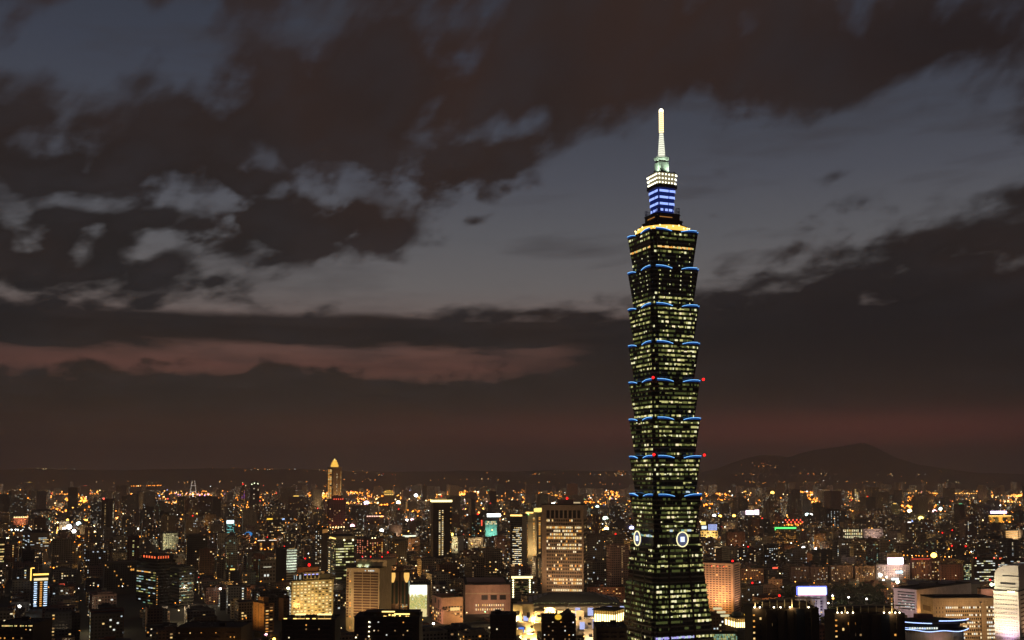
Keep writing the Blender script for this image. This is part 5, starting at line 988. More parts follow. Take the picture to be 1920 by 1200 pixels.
        if k == 3:
            b.box('upper_step', b.mat, (.05 * b.w, .15 * b.d, b.h + 1.5), (b.w * .86, b.d * .6, 2.8)); b.box('roof_strip', E('strip_gold2', (1, .72, .22), 2.3), (.0 * b.w, -b.d * .16, b.h + 3.2), (.2 * b.w, 1, .8)); b.box('roof_strip', E('strip_gold2', (1, .72, .22), 2.3), (.22 * b.w, -b.d * .3, b.h + 1.9), (.24 * b.w, 1, .8))
            for u in (-.04, -.02, .04, .09, .12, .2, .3, .33): b.box('roof_lamp', GLAMP, (u * b.w, -b.d * .47, b.h + .5 + (u * 97 % 1) * 1.6), (1.2, .6, 1.1))
            b.lampdots('front', [(-.27, 1166 + 9 * q) for q in range(5)] + [(-.47, 1195)], .55, E('lamp_cream', (1, .85, .5), 4))
        if k == 5: b.win('front', 22, 1, yt - 1, yt + 4, .9, (LIME, WARM), u0=-.3, u1=.48, fx=.8, fz=.5)
        if k == 6: flood(b.root, (.3 * b.w, -b.d / 2 - 16, 16), (.4 * b.w, -b.d / 2, b.h - 4), 5000, (1, .5, .15), 1.6, 1)
        roof_clutter(b, 3, k + 20); b.done()
    # shopping mall of stacked cubes
    b = B('shopping_mall', 'cluster of stacked lit cream cubes with blue panels below a broad dark mesh roof', 'shopping mall', 'cube-stack mall', 962, 962, 1172, 1134, 1198, 1180, 0, 60, mat=DARKW, body=False)
    W2 = P(1172, 1160, 1180).x - P(962, 1160, 1180).x; mid = (P(1172, 1160, 1180).x + P(962, 1160, 1180).x) / 2
    lx = lambda px: P(px, 1160, 1180).x - mid
    MB().box((2, 4, 19), (W2 * .96, 50, 30)).build('podium', CREAMW, b.root)
    zr0, zr1 = b.z(1132), b.z(1117)
    MB().loft([[(lx(990), -28, zr0), (lx(1165), -28, zr0), (lx(1165), 30, zr0), (lx(990), 30, zr0)], [(lx(1030), -6, zr1), (lx(1120), -8, zr1), (lx(1120), 8, zr1), (lx(1030), 8, zr1)]]).build('mesh_roof', glassm('roof_mesh', (.03, .035, .03), .3, 2.0), b.root)
    cream = wallm('mall_cream', (.62, .5, .3), .7, .15); bl = E('mall_blue', (.16, .32, 1), .85); lil = E('mall_lilac', (.55, .6, 1), .95)
    cubes = [(962, 980, 1130, 1160), (980, 1000, 1128, 1168), (975, 985, 1150, 1165), (1000, 1020, 1142, 1160), (1020, 1040, 1136, 1150), (972, 992, 1160, 1182), (988, 1004, 1160, 1178), (966, 980, 1172, 1198), (980, 1000, 1180, 1200), (1000, 1016, 1160, 1200), (1005, 1020, 1175, 1200),
             (1078, 1092, 1140, 1168), (1092, 1112, 1155, 1172), (1092, 1114, 1172, 1194), (1112, 1125, 1138, 1150), (1140, 1156, 1136, 1150), (1044, 1078, 1141, 1158)]
    for k, (xa, xb, ya, yb) in enumerate(cubes):
        MB().box(((lx(xa) + lx(xb)) / 2, -30 - (yb - 1130) * .42, (b.z(ya) + b.z(yb)) / 2), (lx(xb) - lx(xa), 14, b.z(ya) - b.z(yb))).build('cube_volume', cream, b.root)
        MB().box(((lx(xa) + lx(xb)) / 2, -37.2 - (yb - 1130) * .42, (b.z(ya) + b.z(yb)) / 2), ((lx(xb) - lx(xa)) * .3, .2, (b.z(ya) - b.z(yb)) * .25)).build('cube_window', GLASS, b.root)
    for (xa, xb, ya, yb, m) in ((989, 998, 1131.5, 1140, bl), (981, 990, 1150, 1159, lil), (972, 982, 1169, 1178, bl), (1077, 1086, 1136, 1150, lil), (1100, 1110, 1136, 1150, lil), (1084, 1093, 1160, 1173, lil), (1108, 1114, 1155, 1172, lil), (1135, 1145, 1134, 1142, lil), (1160, 1168, 1133, 1148, lil)):
        MB().box(((lx(xa) + lx(xb)) / 2, -39.5 - (yb - 1130) * .42, (b.z(ya) + b.z(yb)) / 2), (lx(xb) - lx(xa), 2.6, b.z(ya) - b.z(yb))).build('blue_panel', m, b.root)
    flood(b.root, (lx(1062), -78, 46), (lx(1070), -22, 28), 110000, (1, .72, .42), 2.0, .8)  # added flood that brightens the podium wall
    for k in range(26): MB().ball((lx(1002 + 158 * ((k * .618) % 1)), -27.5, zr0 - .2 + (k % 3) * .3), .45, n=6, k=4).build('eave_lamp', LIME, b.root)
    for (xa, ya) in ((968, 1158), (984, 1168), (994, 1180), (975, 1186), (986, 1196), (1003, 1196), (1010, 1172), (1000, 1158), (1086, 1168), (1100, 1196), (1112, 1182), (1118, 1150), (1148, 1150), (1035, 1150), (1030, 1142), (1062, 1156), (1090, 1148), (1130, 1146)):
        l = bpy.data.lights.new('mall_lamp', 'POINT'); l.energy = 16000 if xa < 1050 else 9000; l.color = (1, .68, .28) if xa < 1060 else (1, .8, .6); l.shadow_soft_size = .6; o = bpy.data.objects.new('mall_lamp_light', l); COL.objects.link(o); o.parent = b.root; o.location = (lx(xa), -42 - (ya - 1130) * .42, b.z(ya) + 1)
        MB().ball((lx(xa), -41 - (ya - 1130) * .42, b.z(ya) - .6), .8, n=6, k=4).build('mall_lamp', E('mall_lamp', (1, .82, .5), 5), b.root)
    b.done()
    # two lantern pavilions
    for k, (x0, xs, x1, ya, yb, D, a, lab, lm) in enumerate(((1114, 1152, 1170, 1146, 1168, 1110, -28, 'colonnaded pavilion glowing bright gold beneath a dark roof, left of the tallest tower', 'glowing colonnade pavilion'), (1360, 1382, 1411, 1160, 1177, 1060, -12 if False else 14, 'bright gold lantern pavilion with faceted front, right of the tallest tower', 'gold lantern pavilion'))):
        b = B('pavilion', lab, 'pavilion', lm, x0, xs, x1, ya, 1200, D, a, mat=wallm('pavilion_base', (.3, .2, .1)), roof=False)
        zb = b.z(yb); MB().box((0, 0, b.h + .5), (b.w + 3, b.d + 3, 1)).build('roof', ROOFM, b.root)
        glow = E('pavilion_glow', (1, .8, .36), 4.0); faces = ['front', 'right' if a < 0 else 'left']
        for f in faces:
            b.bar('glowing_wall', glow, f, -.5, .5, ya + 7, yb, .3); b.bar('upper_wall', E('pavilion_upper', (1, .55, .12), .55), f, -.5, .5, ya + 1, ya + 7, .3)
            n = 9 if f == faces[0] else 5
            for i in range(n): u = -.47 + .94 * i / (n - 1); b.bar('column', wallm('column_tan', (.4, .28, .14)), f, u - .012, u + .012, ya + 1, yb, .9, .4)
        if k == 1:
            for i in range(3): b.box('fin_roof', E('fin_cream_glow', (1, .9, .5), .75), (-.8 * b.w - 2 * i, 3 + 4 * i, b.h + 1 + 3 * i), (.5 * b.w, 3.0, 1.8))  # light on these roofs is put into a glowing cream colour
            MB().cyl((-.1 * b.w, 0, b.h + 1.1), 5, 3.4, n=16).build('lantern_drum', wallm('sage', (.3, .32, .24)), b.root); b.box('amber_sign', E('amber_sign', (1, .55, .05), 1.5), (.32 * b.w, -.2 * b.d, b.h + 2.4), (.2 * b.w, 1, 1.2))
        l = bpy.data.lights.new('pavilion_spill', 'POINT'); l.energy = 6000; l.color = (1, .6, .2); l.shadow_soft_size = 1; o = bpy.data.objects.new('pavilion_lamp_light', l); COL.objects.link(o); o.parent = b.root; o.location = (0, -b.d / 2 - 6, zb + 2)
        b.done()
    b = B('glass_hall', 'low glass hall with green-white lit grid beneath the gold lantern pavilion', 'glass hall', 'green-lit glass hall', 1335, 1336, 1381, 1187, 1205, 990, 2, mat=wallm('hall_frame', (.3, .34, .28)))
    b.win('front', 26, 5, 1188, 1206, .9, (LIME, TEAL, LIMED, E('hall_green', (.6, .9, .5), .5)), u0=-.49, u1=.49, fx=.85, fz=.8); b.done()
    b = B('glass_hall', 'grey glass cylinder hall under the gold lantern pavilion', 'glass hall', 'grey glass cylinder', 1382, 1382, 1411, 1181, 1205, 1000, 0, 18, mat=CONC, body=False)
    MB().cyl((0, 0, 0), b.w / 2, b.h, n=28).build('glass_drum', glassm('grey_glass', (.22, .2, .18), .3, 1.4, .1, 1.2), b.root); b.done()
landmarks()

# cable-stayed bridge far off to the left
def bridge():
    D = 9000; t = tag(empty('cable_stayed_bridge', (P(362, 930, D).x, D, 0)), 'distant cable-stayed bridge with white-lit A-shaped pylon above the river lights', 'bridge')
    zt = P(362, 901, D).z; m = E('pylon_white_glow', (1, .85, .7), .8); s = 4.37  # white light on the pylon is put in as emission
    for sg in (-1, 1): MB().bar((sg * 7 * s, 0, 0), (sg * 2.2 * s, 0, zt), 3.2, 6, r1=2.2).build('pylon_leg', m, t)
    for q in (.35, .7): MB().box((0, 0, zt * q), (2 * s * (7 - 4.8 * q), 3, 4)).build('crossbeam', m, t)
    MB().box((0, 0, 20), (640, 26, 4)).build('deck', CONC, t)
    mb = MB()
    for k in range(12):
        for sg in (-1, 1): mb.bar((sg * 2.2 * s, 0, zt * (.95 - .03 * k)), (sg * (40 + 22 * k), 0, 22), .5, 3)
    mb.build('cable', METAL, t)
    for k in range(20): MB().ball((-310 + 32 * k, -12, 29), 4.0, n=6, k=4).build('deck_lamp', SODIUM, t)
    MB().ball((0, -8, 26), 8, n=8, k=5).build('pylon_foot_lamp', E('foot_lamp', (1, .85, .6), 4), t)
    HEROES.append((340, 900, 384, 934, D, (t.location.x, D), 330, 'A-shaped bridge pylon'))
bridge()

# ------------------------------------------------------------------ the rest of the city

# ------------------------------------------------------------------ single bright lamps one can point to
def post_lamp(px, py, Y, label, r, m, light=0, col=(1, .6, .2), kind='street_lamp', cat='street lamp', group=None):
    p = P(px, py, Y); t = tag(empty(kind, (p.x, p.y, 0)), label, cat, group, 'thing')
    MB().cyl((0, 0, 0), .35, p.z, .2, 8).build('pole', METAL, t); MB().bar((0, 0, p.z), (0, -2.2, p.z + .5), .14).build('arm', METAL, t)
    r *= 1.3; MB().ball((0, -2.4, p.z + .3), r, n=8, k=5, sz=.8).build('lamp_head', m, t)
    if light:
        l = bpy.data.lights.new('lamp_light', 'POINT'); l.energy = light; l.color = col; l.shadow_soft_size = r; o = bpy.data.objects.new('lamp_light', l); COL.objects.link(o); o.parent = t; o.location = (0, -2.4 - r, p.z - r * 1.3)
    return t
star_o = E('star_orange', (1, .52, .08), 9); star_g = E('star_lime', (1, .95, .5), 9); star_w = E('star_white', (1, .97, .9), 9); star_t = E('star_teal', (.7, 1, .95), 7); star_r = E('star_rose', (1, .5, .6), 8); star_v = E('star_violet', (.55, .55, 1), 8)
for a in ((1750, 1041, 1900, 'large orange star-like lamp above the brick apartment blocks', 4.0, star_o, 60000, (1, .5, .1)), (1682, 1091, 1640, 'pale lime star-like lamp at the edge of the dark park', 2.2, star_g, 26000, (1, .95, .5)), (1865, 1096, 1500, 'white-teal lamp cluster left of the white rounded tower', 1.7, star_t, 16000, (.7, 1, .9)),
          (1555, 1176, 1120, 'low orange street lamp between the two curved-roof towers', 1.3, star_o, 9000, (1, .55, .15)), (1831, 1091, 1560, 'orange road lamp over the beige office roof', 1.9, star_o, 16000, (1, .5, .1)), (1804, 1093, 1560, 'smaller orange road lamp further left over the beige office roof', 1.5, star_o, 9000, (1, .5, .1)),
          (130, 988, 3500, 'dazzling warm white yard lamp low in the left city', 7.0, star_w, 240000, (1, .85, .6)), (121, 992, 3480, 'second warm white yard lamp beside the dazzling one', 5.0, star_w, 90000, (1, .85, .6)), (139, 996, 3380, 'lower right lamp of the white yard cluster', 5.0, star_w, 90000, (1, .85, .6)), (148, 982, 3550, 'cool white square-lit lamp right of the yard cluster', 6.0, star_t, 90000, (.9, 1, 1)),
          (661, 986, 3600, 'rose pink glowing lamp below the wine-red tower', 5.4, star_r, 200000, (1, .4, .45)), (716, 995, 3350, 'peach lamp right of the rose pink one', 5.0, star_w, 90000, (1, .8, .7)), (687, 943, 5900, 'large lilac-white lamp left of centre on the skyline', 10, E('star_lilac', (1, .75, 1), 8), 0, (1, 1, 1)), (747, 942, 5900, 'tall peach lamp on the central skyline', 9, E('star_peach', (1, .85, .6), 8), 0, (1, 1, 1)), (780, 929, 6500, 'oval white floodlamp high on the central skyline', 9, star_w, 0, (1, 1, 1)),
          (773, 975, 4200, 'rosy shop lamp in the central middle distance', 5, star_r, 60000, (1, .5, .4)), (763, 976, 4200, 'cream shop lamp left of the rosy shop lamp', 5, star_w, 0, (1, 1, 1)), (1135, 972, 3900, 'green-white sports lamp left of the tallest tower', 7, E('star_green', (.75, 1, .8), 6), 200000, (.7, 1, .8)), (1137, 992, 3600, 'lime-white sports lamp beneath the green-white one', 6.5, E('star_lime2', (.95, 1, .6), 6), 160000, (.9, 1, .6)), (1184, 990, 3300, 'violet-white lamp touching the left side of the tallest tower', 5.4, star_v, 90000, (.5, .5, 1)), (1120, 950, 5200, 'teal-white lamp above the sports lamps', 6, star_t, 0, (1, 1, 1)),
          (1339, 967, 4000, 'white lamp right of the tallest tower on a lit shop roof', 5, star_w, 0, (1, 1, 1)), (1350, 968, 4000, 'orange lamp beside the white one right of the tallest tower', 5, star_o, 0, (1, 1, 1)), (1726, 972, 3900, 'large golden lamp in the right middle distance', 7.5, E('star_gold', (1, .75, .15), 7), 200000, (1, .7, .2)), (1752, 959, 4600, 'pink-white lamp right of the golden one', 7, star_r, 0, (1, 1, 1)), (1763, 954, 4700, 'cool white lamp beside the pink-white one', 6, star_t, 0, (1, 1, 1)), (1705, 958, 4600, 'long yellow forecourt lamp left of the golden one', 7, star_g, 0, (1, 1, 1)), (1448, 924, 6500, 'single orange beacon lamp below the mountain', 9, star_o, 0, (1, 1, 1)),
          (1376, 967, 3900, 'orange shop lamp in the right distance near a white one', 4.4, star_o, 0, (1, 1, 1)), (1513, 965, 4000, 'white sign lamp in the right distance', 5.4, star_t, 0, (1, 1, 1)), (1520, 966, 4000, 'warm sign lamp beside the white one in the right distance', 5.4, star_w, 0, (1, 1, 1)), (1506, 1027, 2600, 'cream street lamp below the green neon block', 3, star_w, 22000, (1, .8, .55)), (1530, 1029, 2550, 'second cream street lamp to the right below the green neon block', 2.6, star_w, 12000, (1, .8, .55)),
          (541, 1103, 1500, 'lone pale lime lamp left of the yellow lit hotel', 1.6, star_g, 9000, (.9, 1, .6)), (414, 1104, 1500, 'lone white lamp in the dark lower left', 1.3, star_w, 5000, (1, .9, .7)), (500, 1190, 1150, 'red-white road lamp below the orange lit apartments', 1.2, star_r, 3000, (1, .3, .2)), (515, 1198, 1130, 'orange road lamp at the bottom below the orange lit apartments', 1.2, star_o, 7000, (1, .55, .1)), (18, 1189, 1060, 'red lamp in the bottom left corner', .9, RED, 0, (1, .1, .1)), (813, 1169, 1220, 'warm street lamp in front of the stepped pink building', 1.0, star_w, 5000, (1, .7, .35)), (791, 1162, 1240, 'orange street lamp below the giant lit screen', 1.0, star_o, 5000, (1, .6, .2)), (700, 1172, 1100, 'small warm lamp below the gold crown-bay tower', .7, star_w, 0, (1, 1, 1)),
          (577, 1193, 980, 'small white lamp on the dark street under the yellow lit hotel', .6, star_w, 0, (1, 1, 1)), (1560, 1117, 1400, 'upper lamp of a pair in the dark park', .9, star_w, 2500, (1, .8, .6)), (1561, 1122, 1380, 'lower lamp of a pair in the dark park', .9, star_o, 0, (1, .6, .3)), (1590, 1120, 1400, 'cream lamp right of the pair in the dark park', .9, star_w, 2500, (1, .8, .6)), (1552, 1131, 1300, 'rosy path lamp just right of the blue-white sign', .8, star_w, 0, (1, 1, 1)), (1624, 1123, 1370, 'twin-headed cream lamp at the right side of the dark park', .9, star_w, 2500, (1, .8, .6)), (38, 1137, 1380, 'long white lamp low in the left dark blocks', 1.6, star_w, 6000, (1, .95, .9)), (127, 975, 3900, 'small amber lamp above the white yard cluster', 3.4, star_o, 0, (1, 1, 1))):
    post_lamp(*a)
    HEROES.append((a[0] - 3, a[1] - 3, a[0] + 3, a[1] + 5, a[2], (P(a[0], a[1], a[2]).x, a[2]), 7, ''))


FAC = cityfacade('tiled_facade')
GA = TROT
def city():
    rnd = random.Random(2024); ca, sa = math.cos(GA), math.sin(GA)
    cand = []
    def tryb(x, y, w, d, h, rz):
        if y < 780 or abs(x) > y * .515 + 60: return
        r = .5 * math.hypot(w, d)
        for kx, ky, kr in KEEP:
            if (x - kx) ** 2 + (y - ky) ** 2 < (r * .7 + kr) ** 2: return
        for hx0, hy0, hx1, hyb, hD, hc, hr, lm in HEROES:
            if (x - hc[0]) ** 2 + (y - hc[1]) ** 2 < (r + hr * .86) ** 2: return
        px, py = PX((x, y, h)); pw = r * F / y
        for hx0, hy0, hx1, hyb, hD, hc, hr, lm in HEROES:
            if y < hD and hx0 - pw < px < hx1 + pw and py < hyb - 4:
                h = P(px, hyb - 3, y).z + rnd.uniform(-3, 0)
                if h < 9: return
                py = PX((x, y, h))[1]
        if y < 1080 and (py < 1172 or 1150 < px < 1350): return
        cand.append((y, x, w, d, h, rz))
    # near and middle city: blocks on the street grid
    for i in range(-110, 110):
        for j in range(-20, 130):
            gx = i * 45 + (10 * (i // 2)); gy = j * 36 + 12 * (j // 3)
            X, Y = gx * ca - gy * sa, gx * sa + gy * ca
            X += rnd.uniform(-5, 5); Y += rnd.uniform(-5, 5)
            if not 780 < Y < 4300 or rnd.random() < .08: continue
            q = rnd.random(); far = min(1, max(0, (Y - 1200) / 2000))
            h = rnd.uniform(11, 25) if q < .66 else rnd.uniform(25, 44) if q < .93 - .05 * (1 - far) else rnd.uniform(44, 70 + 24 * far)
            if Y < 1500: h = min(h, 34)
            w, d = rnd.uniform(17, 36), rnd.uniform(13, 24)
            if 1440 < PX((X, Y, 0))[0] < 1660 and 1180 < Y < 1640: continue       # the dark park
            tryb(X, Y, w, d, h, GA + rnd.choice((0, 0, 0, .04, -.05, math.pi / 2)))
    for i in range(1700):
        Y = 4000 + 8200 * rnd.random() ** 1.35; X = rnd.uniform(-.5, .5) * Y
        tryb(X, Y, rnd.uniform(26, 70), rnd.uniform(20, 46), rnd.choice((14, 18, 22, 26, 30, 34, 42, 58, 85 if rnd.random() < .6 else 110)) * rnd.uniform(.85, 1.15), GA + rnd.uniform(-.3, .3))
    cand.sort()
    # what the view shows of each, front to back
    Wp, Hp = 960, 600; cover = np.zeros((Hp, Wp), bool); scored = []
    items = [(c[0], 0, c) for c in cand] + [(h[4], 1, h) for h in HEROES]; items.sort(key=lambda q: q[0])
    for Y, kind, c in items:
        if kind: x0, y0, x1, y1 = c[0], c[1], c[2], 1200
        else:
            _, x, w, d, h, rz = c; px, y0 = PX((x, Y, h)); _, y1 = PX((x, Y, 0)); pw = (w * abs(math.cos(rz)) + d * abs(math.sin(rz))) * F / Y / 2; x0, x1 = px - pw, px + pw
        a, b_, c0, c1 = [int(max(0, min(l, v / 2))) for v, l in ((x0, Wp), (x1, Wp), (y0, Hp), (y1, Hp))]
        reg = cover[c0:max(c1, c0 + 1), a:max(b_, a + 1)]
        if not kind: scored.append(((~reg).sum(), c, (x0, y0, x1, y1)))
        reg[:] = True
    scored.sort(key=lambda q: -q[0])
    NI = 235
    single, rest = scored[:NI], [s for s in scored[NI:]]
    TONES = [('grey', (.30, .28, .25)), ('buff', (.42, .33, .22)), ('brick', (.26, .11, .07)), ('cream', (.46, .40, .29)), ('brown', (.2, .13, .09)), ('rose', (.38, .24, .2)), ('slate', (.13, .13, .14)), ('dark', (.08, .07, .06))]
    def tone_of(rn): 
        n, c = rn.choice(TONES); k = rn.uniform(.8, 1.15); return n, tuple(v * k for v in c)
    class CM:                                           # a mesh of facades with uv metres, paint tone and room share
        def __init__(s): s.v, s.f, s.uv, s.par, s.tone = [], [], [], [], []
        def block(s, x, y, z0, w, d, h, rz, tone, lit, seed, plain=False):
            co, si = math.cos(rz), math.sin(rz)
            cs = [(x + a * w / 2 * co - b_ * d / 2 * si, y + a * w / 2 * si + b_ * d / 2 * co) for a, b_ in ((-1, -1), (1, -1), (1, 1), (-1, 1))]
            for k in range(4):
                p, q = cs[k], cs[(k + 1) % 4]; L = w if k % 2 == 0 else d; i = len(s.v); o = 13.6 * ((seed * 7 + k) % 17)
                s.v += [(*p, z0), (*q, z0), (*q, z0 + h), (*p, z0 + h)]; s.f.append((i, i + 1, i + 2, i + 3))
                n = max(1, round(L / 3.4)) * 3.4; v0 = 0 if not plain else -900
                s.uv += [(o, v0), (o + n, v0), (o + n, v0 + h), (o, v0 + h)]; s.par += [(lit, seed)] * 4; s.tone += [(*tone, 1)] * 4
            i = len(s.v); s.v += [(*c, z0 + h) for c in cs]; s.f.append((i, i + 1, i + 2, i + 3)); s.uv += [(0, -900)] * 4; s.par += [(0, 0)] * 4; s.tone += [(.05, .047, .045, 1)] * 4
        def build(s, name, parent=None):
            me = bpy.data.meshes.new(name); me.from_pydata(s.v, [], s.f)
            for nm, dat in (('UVMap', s.uv), ('rooms', s.par)):
                l = me.uv_layers.new(name=nm); l.data.foreach_set('uv', np.array(dat, np.float32).ravel())
            a = me.color_attributes.new('tone', 'FLOAT_COLOR', 'CORNER'); a.data.foreach_set('color', np.array(s.tone, np.float32).ravel())
            me.materials.append(FAC); me.update(); o = bpy.data.objects.new(name, me); COL.objects.link(o); o.parent = parent; return o
    # blocks too small or hidden to tell apart: one mass
    cm = CM()
    for k, (sc, (Y, x, w, d, h, rz), _) in enumerate(rest):
        n, tone = tone_of(rnd); lit = rnd.choice((.02, .05, .08, .12, .2)) * (1 if Y < 4000 else 1.3)
        cm.block(x, Y, 0, w, d, h, rz, tone, lit, k % 97)
        if rnd.random() < .7: cm.block(x + rnd.uniform(-.2, .2) * w, Y + rnd.uniform(-.2, .2) * d, h + .01, w * .3, d * .4, rnd.uniform(2.5, 5), rz, tone, 0, k % 97, True)
    tag(cm.build('city_blocks'), 'dense mass of low city blocks with scattered lit rooms reaching to the hills', kind='stuff')
    # the blocks one can tell apart
    HL = [h for h in HEROES if h[7]]
    used = {}
    LITS = [('a few white windows', (WHITE, COOL, CREAM), .10), ('a few amber windows', (GOLD, DIM, WARM), .10), ('scattered warm windows', (WARM, CREAM, GOLD), .2), ('hardly a lit window', (DIM,), .03), ('mixed pale windows', (WHITE, PALE, WARM, COOL), .24), ('many golden windows', (GOLD, WARM, DIM), .36), ('greenish lit rooms', (LIME, TEAL, LIMED), .16)]
    TOPS = ['a stair house', 'water tanks', 'a red roof lamp', 'a lit roof sign', 'a bare flat roof', 'a stepped roof']
    tank = MB().cyl((0, 0, 0), 1.15, 2.1, n=10).build('water_tank', METAL); tankm = tank.data; bpy.data.objects.remove(tank)
    signs = [E('roof_sign_white', (1, .95, .85), 2.2), E('roof_sign_red', (1, .12, .06), 1.5), E('roof_sign_gold', (1, .6, .12), 2.0), E('roof_sign_blue', (.25, .4, 1), 1.8), E('roof_sign_green', (.2, 1, .45), 1.2)]
    sname = ['white', 'red', 'gold', 'blue', 'green']
    for k, (sc, (Y, x, w, d, h, rz), (x0, y0, x1, y1)) in enumerate(single):
        n, tone = tone_of(rnd); li = rnd.choices(range(7), (5, 5, 5, 5, 4, 2, 2))[0]; ln, mats, p = LITS[li]; tp = rnd.choices(range(6), (4, 4, .7, .6, 1.5, 3))[0]
        storey = 'low' if h < 17 else 'mid-rise' if h < 32 else 'tall'; form = 'slab' if w > d * 1.8 else 'block' if h < 1.6 * w else 'tower'
        sg = rnd.randrange(5) if tp == 3 else -1
        top = TOPS[tp] if sg < 0 else 'a %s roof sign' % sname[sg]
        pxc, pyc = (x0 + x1) / 2, (y0 + min(y1, 1190)) / 2
        near = sorted(HL, key=lambda q: math.hypot((q[0] + q[2]) / 2 - pxc, 1.6 * ((q[1] + min(q[3], 1195)) / 2 - pyc)))
        lab = None
        for q in near[:9]:
            dx, dy = pxc - (q[0] + q[2]) / 2, pyc - (q[1] + min(q[3], 1195)) / 2
            rel = ('left of' if dx < 0 else 'right of') if abs(dx) > abs(dy) * .8 else ('below' if dy > 0 else 'behind')
            for cand_l in ('%s %s %s with %s, %s the %s' % (storey, n, form, ln, rel, q[7]), '%s %s %s with %s and %s, %s the %s' % (storey, n, form, ln, top, rel, q[7])):
                if cand_l not in used and len(cand_l.split()) <= 16: lab = cand_l; break
            if lab: break
        if not lab: lab = '%s %s %s with %s and %s' % (storey, n, form, ln, top)
        used[lab] = 1
        root = tag(empty('city_building', (x, Y, 0), rz), lab, 'apartment block' if form != 'tower' else 'apartment tower', 'blocks across the city', 'thing')
        cm = CM(); cm.block(0, 0, 0, w, d, h, 0, tone, 0, k % 97); cm.build('wall', root)
        mb = MB(); hh = .9
        for c, sz in (((0, -d / 2, h + .46), (w + .3, .4, hh)), ((0, d / 2, h + .46), (w + .3, .4, hh)), ((-w / 2, 0, h + .46), (.4, d - .42, hh)), ((w / 2, 0, h + .46), (.4, d - .42, hh))): mb.box(c, sz)
        mb.build('parapet', wallm('parapet_' + n, tone), root)
        if tp in (0, 5, 1):
            s = rnd.uniform(.2, .34) if tp != 5 else .6
            cm = CM(); cm.block(rnd.uniform(-.15, .15) * w, .1 * d, h + .01, w * s, d * min(.6, s * 1.5), 3.2, 0, tone, 0, 1, True); cm.build('stair_house' if tp != 5 else 'roof_step', root)
        if tp == 1:
            for q in range(rnd.randint(2, 4)):
                o = bpy.data.objects.new('water_tank', tankm); COL.objects.link(o); o.parent = root; o.location = (rnd.uniform(-.4, .4) * w, -rnd.uniform(.1, .4) * d, h + .02)
        if tp == 2: MB().bar((0, 0, h), (0, 0, h + 3), .15).ball((0, 0, h + 3.4), .9 + Y / 4000, 1, 6, 4).build('roof_lamp', [METAL, RED], root)
        if sg >= 0:
            MB().box((0, -d * .35, h + 2.8), (w * rnd.uniform(.2, .45), .8, rnd.uniform(1.6, 2.8))).build('roof_sign', signs[sg], root); MB().box((0, -d * .35 + .5, h + 1.4), (w * .2, .3, 2.4)).build('sign_frame', METAL, root)
        wins = []; nf = max(2, int(h / 3.3))
        ang = math.atan2(-x, -Y) # only the walls one can see get rooms with a lamp on
        for face in ('front', 'left', 'right', 'back'):
            a = {'front': 0, 'left': -math.pi / 2, 'right': math.pi / 2, 'back': math.pi}[face]; L = w if face in ('front', 'back') else d; off = d / 2 if face in ('front', 'back') else w / 2
            nx, ny = math.sin(rz + a), -math.cos(rz + a)
            if nx * -x + ny * -Y < 0: continue
            nc = max(1, round(L / 3.4)); stair = rnd.randrange(nc) if rnd.random() < .35 else -1
            for j in range(nf):
                for i in range(nc):
                    if rnd.random() < (p * .55 if i != stair else .6):
                        u = (-.5 + (i + .51) / nc) * L; z = (j + .55) * 3.3
                        if z + 1 > h: continue
                        wins.append((u * math.cos(a) + (off + .05) * math.sin(a), u * math.sin(a) - (off + .05) * math.cos(a), z, a, rnd.choice((1.5, 2.0, 2.4)), rnd.choice((1.3, 1.6)), rnd.choice(mats)))
        rnd.shuffle(wins); put_windows(root, wins[:26])
    return len(cand)
NB = city()

